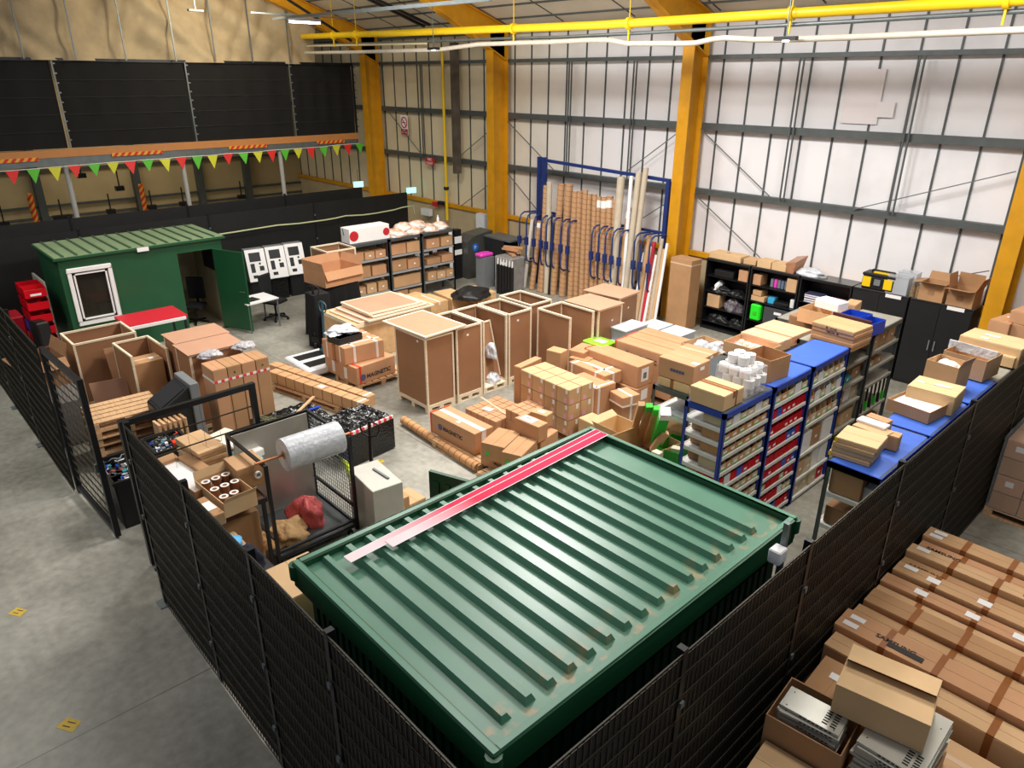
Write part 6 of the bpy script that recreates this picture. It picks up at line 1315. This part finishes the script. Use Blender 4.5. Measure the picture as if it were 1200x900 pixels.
krl = stripe_mat('kraft_netted', (146,106,74), (184,142,102), 8, 'Z', width=.14, rough=.7, angle=(.25,.2,0))
def uproll(label, bx, by_y, tx, tz, rad, m, cap=None, group='kraft paper rolls in the blue rack', ty=14.82, name='paper_roll'):
    """roll from the floor point under pixel column bx (depth by_y) leaning to the rack"""
    tz += .05*math.sin(bx*1.7); b_ = Vector((at(bx,350,y=by_y).x, by_y, 0)); 
    # top x: where pixel column tx meets depth ty at height tz
    lo, hi = -20.0, -5.0
    for _ in range(40):
        mid = (lo+hi)/2; v = Vector((mid,ty,tz))-CAM; px = 600+FPX*v.dot(R)/v.dot(F)
        if px < tx: lo = mid
        else: hi = mid
    t_ = Vector((lo,ty,tz)); d = t_-b_; L = d.length
    k = M(); k.pipe((0,0,0),(0,0,L),rad,rad*.5,18,0,1); o = k.build(name, [m, dcard], None, b_); o.rotation_euler = d.to_track_quat('Z','Y').to_euler(); tag(o, label, 'roll', group)
    if cap: k = M(); k.cyl((0,0,L*.9),(0,0,L*.965),rad*1.02,18); k.build('paper_label', cap, o)
    return o
kr_ = [(648,658,3.0,.095,krl,None),(659,667,3.0,.11,krl,None),(668,674,2.95,.085,krl,None),(675,680,2.95,.085,krl,None),(681,686,2.92,.075,krl,None),(687,691,2.9,.075,krl,None),(693,697,2.9,.07,krl,None),(698,702,2.88,.07,krl,white),(704,708,2.85,.08,krl,white),(711,715,2.85,.09,krl,white),(717,720.5,2.85,.06,krl,None)]
for i,(bx,tx,tz,rad,m,cap) in enumerate(kr_):
    uproll('tall banded kraft paper roll in the blue rack, %s from the cream wall end' % ords[i], bx, 14.42+.09*(i%2), tx, tz, rad, m, cap, ty=14.74+.08*(i%2))
for i,(bx,tx,tz,rad,m,cap,lb) in enumerate(((623,633,1.95,.085,krl,white,'shorter banded kraft roll with a white label between the first hoops'),(632,640,2.0,.08,krl,white,'shorter banded kraft roll beside the black rolls'),(640,645,2.05,.07,black,None,'black roll standing among the short kraft rolls'),(644,650,1.9,.06,black,None,'second black roll standing against the tall kraft rolls'),(634,640,2.95,.08,krl,None,'tall thin kraft roll leaning at the rack end'),(640,644,3.0,.08,tube_g,None,'tall grey tube leaning beside the rack end post'),(614,624,1.9,.06,mat('white_tube',(214,206,196),.5),None,'white tube inside the first hoops'))):
    uproll(lb, bx, 14.35, tx, tz, rad, m, cap, group=None, ty=14.75, name='paper_roll' if 'kraft' in lb else 'tube_roll')
for i,(bx,tx,tz,rad,m,lb) in enumerate(((716,728,3.45,.1,tube_g,'thick grey card tube leaning tallest beside the kraft rolls'),(703,714,1.75,.07,mat('white_tube',(214,206,196),.5),'short white tube between the middle hoops'),(709,717,1.75,.06,tube_g,'short grey tube between the middle hoops'),(723,738,2.7,.075,card[1],'brown card tube with a white label leaning in the rack'),(731,749,3.6,.08,tube_g,'long pale grey tube leaning in the right part of the rack'),(737,757,3.65,.07,tube_g,'long pale grey tube furthest toward the third yellow column'),(729,740,3.4,.05,white,'slim white tube with a red end standing behind the brown one'))):
    uproll(lb, bx, 14.35, tx, tz, rad, m, white if i==3 else None, group=None, ty=14.85, name='tube_roll')
tm = [white, mat('alu_bar',(190,194,198),.3,metal=.6), card[1], tube_g, mat('red_tube',(190,40,60),.5), white, krl, tube_g, card[0], white]
for i in range(10):
    uproll('thin tube in the mixed bundle beside the third yellow column, %s along' % ords[i], 742+i*3.0, 14.2+.03*(i%3), 755+i*3.0, 1.7+.09*((i*7)%5), .035+.01*(i%3), tm[i], None, group='mixed bundle of thin tubes', ty=14.7, name='tube_roll')
# ================================================================== back corner
def shell(name, label, cat, px, py, z, sx, sy, h, m, a=0, y=None, x=None, bevel=.01, z0=0):
    p = at(px,py,z=z) if (x is None and y is None) else at(px,py,x=x,y=y); k = M(); k.box(-sx/2,sx/2,-sy/2,sy/2,0,h); o = k.build(name, m, None, (p.x,p.y,z0), a, bevel=bevel); return tag(o,label,cat), p
# grey curved locker with blue disc
r = empty('grey_locker', (-17.0,14.2,0), 'grey locker with a rounded top and a blue disc beside the racks', 'locker', None, 0)
k = M(); k.box(-.3,.3,-.5,.5,0,1.15); k.hexa([(-.3,-.5,1.15),(.3,-.5,1.15),(.3,.5,1.15),(-.3,.5,1.15),(-.3,-.2,1.3),(.3,-.2,1.3),(.3,.5,1.38),(-.3,.5,1.38)]); k.build('body', mat('locker_grey',(96,96,92),.35,metal=.4,var=.15), r)
k = M(); k.cyl((.3,-.2,.95),(.308,-.2,.95),.12,20); k.build('blue_disc', mat('disc_blue',(40,110,210),.4), r); text('P', .16, white, r, (.311,-.25,.89), (math.pi/2,0,math.pi/2))
o,p = shell('black_drape_box','tall black draped box under the long grey channels','drape',0,0,0,.9,1.0,1.3,cloth,y=14.2,x=None) if False else (None,None)
k = M(); k.box(-.4,.4,-.3,.3,0,1.25); tag(k.build('equipment_case', cloth, None, (-16.1,14.55,0)), 'black covered case under the long grey channels beside the second yellow column', 'case')
for i in range(5): k = M(); k.bar((-.6,0,0),(.6,0,0),.11,.05); tag(k.build('metal_channel', galv, None, (-16.0,14.3+i*.13,1.28+.0*i), -.05), 'long grey metal channel on the covered case, %s from the front' % ords[i], 'channel', 'grey channels on the covered case')
for i in range(4): k = M(); k.box(-.3,.3,-.06,.06,0,.05); tag(k.build('timber_offcut', mag, None, (-15.1,14.0+.1*(i%2),1.0+.055*i), .3*(i-1.5)), 'orange-brown timber offcut piled on the grey tub, %s from the bottom' % ords[i], 'timber', 'timber offcuts')
k = M(); k.box(-.35,.35,-.28,.28,0,.98); o = k.build('plastic_tub', mat('tub_grey',(150,148,146),.4,var=.2), None, (-15.05,13.9,0), 0, bevel=.03); tag(o,'grey tub with a taped notice below the timber offcuts','tub'); k = M(); k.box(-.1,.15,-.285,-.28,.45,.85); k.build('notice', white, o)
for i in range(6):
    r = empty('black_tube', (-14.95+i*.12,13.35,0), 'upright black tube with a white tip before the grey tub, %s along' % ords[i], 'tube', 'upright black tubes with white tips'); k = M(); k.cyl((0,0,0),(0,0,.85),.045,12); k.build('body', black, r); k = M(); k.cyl((0,0,.85),(0,.01,1.02),.018,8); k.build('tip', white, r)
k = M(); k.box(-.16,.2,-.2,.2,0,.9); o = k.build('grey_pedestal', greyp, None, (-15.75,13.55,0)); tag(o,'narrow grey pedestal carrying the magenta case','pedestal')
r = empty('magenta_case', (-15.77,13.55,.905), 'bright magenta plastic case on the grey pedestal', 'case'); k = M(); k.box(-.15,.15,-.24,.24,0,.1); k.build('shell', pinkm, r, bevel=.03); k = M(); k.box(-.08,.08,-.1,.1,.1,.12); k.build('handle', pinkm, r)
for i,(y,z) in enumerate(((13.42,.0),(12.9,.0),(12.35,.0))):
    r = empty('kiosk_stand', (-17.05-.12*i,y,0), 'white and black kiosk frame behind the metal racks, %s' % ['beside the grey locker','against the back fence','partly hidden by the rack end'][i], 'kiosk', 'kiosk frames behind the racks')
    k = M(); k.box(-.1,.1,-.24,.24,0,1.5); k.build('body', black, r); k = M(); k.box(.1,.12,-.24,-.1,.3,1.5); k.box(.1,.12,-.1,.24,1.1,1.3); k.box(.1,.12,-.1,.24,.75,.9); k.build('front_panel', white, r)
# metal racks
def rack_levels(): return [1.32,.87,.42]
RX0, RX1 = -16.6, -16.0
for i,(y0,y1) in enumerate(((9.32,10.45),(10.47,11.5),(11.52,12.65))):
    shelving('grey metal rack of cartons before the back fence, %s' % ['bay under the white red-ended box','middle bay under the bagged goods','bay nearest the grey locker'][i], RX0,RX1,y0,y1,1.78,rack_levels(),greys,mat('rack_shelf_grey',(150,154,156),.5),greys,'metal racks before the back fence')
rk = [(0,1.32,[.22,.2,.2]),(0,.87,[.3,.26]),(0,.42,[.2,.26,.26]),(1,1.32,[.28,.28]),(1,.87,[.3,.26]),(1,.42,[.3]),(2,1.32,[.26,.26]),(2,.87,[.16,.2]),(2,.42,[.24,.2,.2]),(1,.02,[.3,.26]),(0,.02,[.3,.28,.3])]
for i,(b_,z,hs) in enumerate(rk):
    y0 = 9.38+b_*1.15; boxrow('on %s of the %s' % ({1.32:'the top shelf',.87:'the second shelf',.42:'the third shelf',.02:'the floor'}[z], ['first rack bay','middle rack bay','last rack bay'][b_]), RX0+.08, RX1-.03, y0, y0+1.0, z+.004, hs, [[mag,card[1]],[card[2],mag],[card[1],card[0]]][i%3], 'cartons in the metal racks', seed=20+i, lab=(i%2==0))
r = carton_at('long white carton with a red circle at each end on the metal rack', -16.3, 9.95, 1.79, .42, 1.2, .38, 0, m=white, seam='y')
k = M(); k.cyl((.212,-.47,.19),(.214,-.47,.19),.13,24); k.build('red_circle', signr, r); k = M(); k.cyl((.212,.5,.19),(.214,.5,.19),.1,24); k.build('red_circle', signr, r)
k = M(); k.bar((-.1,-.602,.36),(-.05,-.602,.2),.03,.005); k.build('strap', black, r)
bag = mat('bagged_bread',(232,226,220),.25,rgb2=(206,152,116),scale=7,bump=.7,bscale=18)
bi = 0
for i,(x,y,z,rx,ry) in enumerate(((-16.3,10.85,1.79,.3,.3),(-16.3,11.4,1.79,.28,.26),(-16.3,11.95,1.79,.28,.28),(-16.4,11.2,1.9,.24,.26),(-16.4,11.65,1.9,.24,.26),(-16.35,12.4,1.79,.24,.22))):
    lump('bagged_goods','clear bag of orange-brown goods, %s' % ['on the rack next to the long white carton','second along the lower rack layer','third along the lower rack layer','upper rack layer nearer the white carton','upper rack layer nearer the wall','on the rack end by the grey locker'][i],'bag',x,y,z,rx*1.05,ry*1.1,.19,bag,100+i,amp=.15,group='bagged goods on the metal racks')
r = empty('spray_bottle', (-16.35,12.0+.35,1.93), 'small white bottle standing behind the bagged goods', 'bottle'); k = M(); k.lathe([(.03,0),(.035,.02),(.035,.14),(.015,.18),(.015,.22)]); k.build('body', white, r)
# ================================================================== long cartons beside the fence
samink = mat('black_print',(34,26,22),.7)
tops = ['with two white labels at its fence end','printed, second from the far end','with one white label, third from the far end','printed and taped, fourth from the far end','with picture stickers, fifth from the far end','with a dark seam, sixth from the far end','darker, seventh from the far end','wide and plain, eighth from the far end','third from the near end','with two labels, second from the near end','at the near end, partly under the open carton']
wd = [.25,.23,.19,.23,.21,.19,.21,.26,.24,.31,.24]; yc = 8.28
for i in range(11):
    z = [.98,.93,.99,.92,1.0,.95,.9,1.0,.94,1.03,.96][i]; mk = []; yc -= wd[i]+.014
    if i in (0,2,4,9): mk += [('lab','T',.08,.7,.13,.07,white)]
    if i in (0,9): mk += [('lab','T',.07,.3,.13,.07,white)]
    if i in (1,3,9): mk += [('txt','T','SAMSUNG',.05 if i<7 else .2,.35,.075,samink)]
    if i == 9: mk += [('lab','T',.36,.3,.3,.07,samink)]
    if i in (4,5): mk += [('lab','T',.22,.5,.12,.09,white),('txt','T','7.7' if i==4 else '7.2',.19,.3,.06,samink),('lab','T',.5,.5,.12,.09,white),('lab','T',.74,.5,.12,.09,white)]
    if i == 2: mk += [('lab','T',.72,.5,.22,.08,samink)]
    if i == 1: mk += [('lab','T',.68,.5,.06,.06,mat('warning_yellow',(226,190,30),.5)),('lab','T',.76,.5,.14,.06,samink)]
    carton_at('long carton on edge beside the fence, '+tops[i], -.98+.02*math.sin(i*2), yc+wd[i]/2, .13, 1.66, wd[i], z-.13, .006*math.sin(i*3), m=[card[1],mag,card[0],card[2]][i%4], group='long cartons on edge beside the fence', seam='x', bands=[('y',.25+.02*math.sin(i),.055,tapeb),('y',.52,.055,tapeb),('y',.8-.02*math.sin(i),.055,tapeb)], marks=mk)
for i,(yy,x) in enumerate(((7.6,-.95),(6.3,-.95))): pallet('pallet under the long cartons, %s' % ['further from the open carton','nearer the open carton'][i], x, yy, 0, 1.6, 1.15)
# lower cartons near the corner
carton_at('brown carton against the fence corner behind the open one', -1.5, 5.1, 0, .34, .5, 1.05, .05, m=card[2], marks=[('lab','T',.5,.6,.1,.08,white)])
carton_at('long low carton with clear wrap beneath the open one', -.72, 5.23, 0, 1.1, .38, .85, .0, m=card[0], tape=tapec)
carton_at('plain brown carton at the frame corner under the long cartons', -.16, 4.8, 0, .5, .36, .7, .1, m=card[1])
# open carton on the panels
x,y,lx,ly,a = frame_of((1091,851),(979,804),(1109,799),1.55)
open_carton_at('big open carton with one flap folded over resting on the grey panels', x,y,1.283,lx,ly,.267,a,m=card[3],flaps=(-88,None,-76,None),fl=ly*.56,fill=dcard)
def vent_panel(label, x, y, z, lx, ly, a, group, slots=1):
    r = empty('vented_panel', (x,y,z), label, 'metal panel', group, a); k = M(); k.box(-lx/2,lx/2,-ly/2,ly/2,.02,.024); k.box(-lx/2,lx/2,-ly/2,-ly/2+.003,0,.02); k.box(-lx/2,lx/2,ly/2-.003,ly/2,0,.02); k.box(lx/2-.003,lx/2,-ly/2+.003,ly/2-.003,0,.02); k.box(-lx/2,-lx/2+.003,-ly/2+.003,ly/2-.003,0,.02); k.build('sheet', beige_metal, r)
    k = M()
    for q in range(8): u = -lx/2+lx*(.35+.07*q); k.box(u,u+lx*.045,-ly/2-.0015,-ly/2-.0002,.005,.016)
    for q in range(6): 
        for s_ in (0,1): v = -ly/2+.04+q*.028; k.box(lx/2-.14+s_*.06,lx/2-.1+s_*.06,v,v+.016,.0242,.0248)
    k.build('vent_slots', mat('slot_dark',(34,34,30),.8), r)
    for q in range(4): k = M(); k.cyl((lx*[-.4,.4,.4,-.4][q],ly*[-.38,-.38,.3,.3][q],.0242),(lx*[-.4,.4,.4,-.4][q],ly*[-.38,-.38,.3,.3][q],.026),.006,8); k.build('screw_hole', mat('slot_dark',(34,34,30),.8), r)
    return r
x,y,lx,ly,a = frame_of((982,863),(912,826),(997,841),1.28); nA = 9
open_carton_at('open brown carton around the stack of grey panels beside the fence', x,y+.05,.62,lx+.12,ly+.26,.58,a,m=card[2],flaps=(None,None,160,None),fl=.1)
for i in range(nA): vent_panel('grey vented metal panel in the stack beside the fence, %s from the top' % ords[i], x+.012*math.sin(i*2.3), y+.012*math.cos(i*3.1), 1.25-.028*i, lx, ly, a+.05*math.sin(i*1.7), 'stack of grey panels beside the fence')
carton_at('brown carton supporting the panel stack beside the fence', x,y+.05,0,lx+.1,ly+.24,.6,a,m=card[2])
carton_at('brown carton in front of the panel stack at the frame bottom', x+.05,y-.42,0,.5,.4,.98,a,m=card[3])
x,y,lx,ly,a = frame_of((1078,915),(1004,868),(1114,846),1.27)
for i in range(nA): vent_panel('pale vented metal panel in the stack under the big open carton, %s from the top' % ords[i], x+.012*math.sin(i*1.3), y+.012*math.cos(i*2.1), 1.25-.028*i, lx, ly, a+.04*math.sin(i*2.7), 'stack of pale panels under the open carton')
carton_at('brown carton supporting the pale panel stack', x,y,0,lx+.04,ly+.04,.99,a,m=card[1])
carton_at('brown carton squeezed between the two panel stacks', (x-1.2)/2-.28,y+.3,0,.12,.3,1.15,a,m=card[1])
# wrapped pallet at the far right
pallet('pallet under the film wrapped cartons at the frame edge', -1.25, 11.35, 0, 1.1, 1.0)
for c in range(4):
    for i in range(3):
        for j in range(2):
            carton_at('film wrapped carton on the pallet at the frame edge, %s layer, %s row, %s' % (ords[c], ords[i], ['nearer','further'][j]), -1.6+i*.35, 11.1+j*.48, .135+c*.27, .34,.46,.26,0,m=mag if (c+i)%2 else card[2],group='film wrapped cartons at the frame edge',marks=[('lab','L',.5,.6,.1,.08,white)] if (c+i)%2 else ())
flm = mat('stretch_film',(236,236,240),.15,alpha=.16)
k = M(); k.box(-.56,.54,-.52,.52,0,1.12); tag(k.build('stretch_film', flm, None, (-1.24,11.36,.13)), 'clear stretch film around the cartons at the frame edge', 'film')
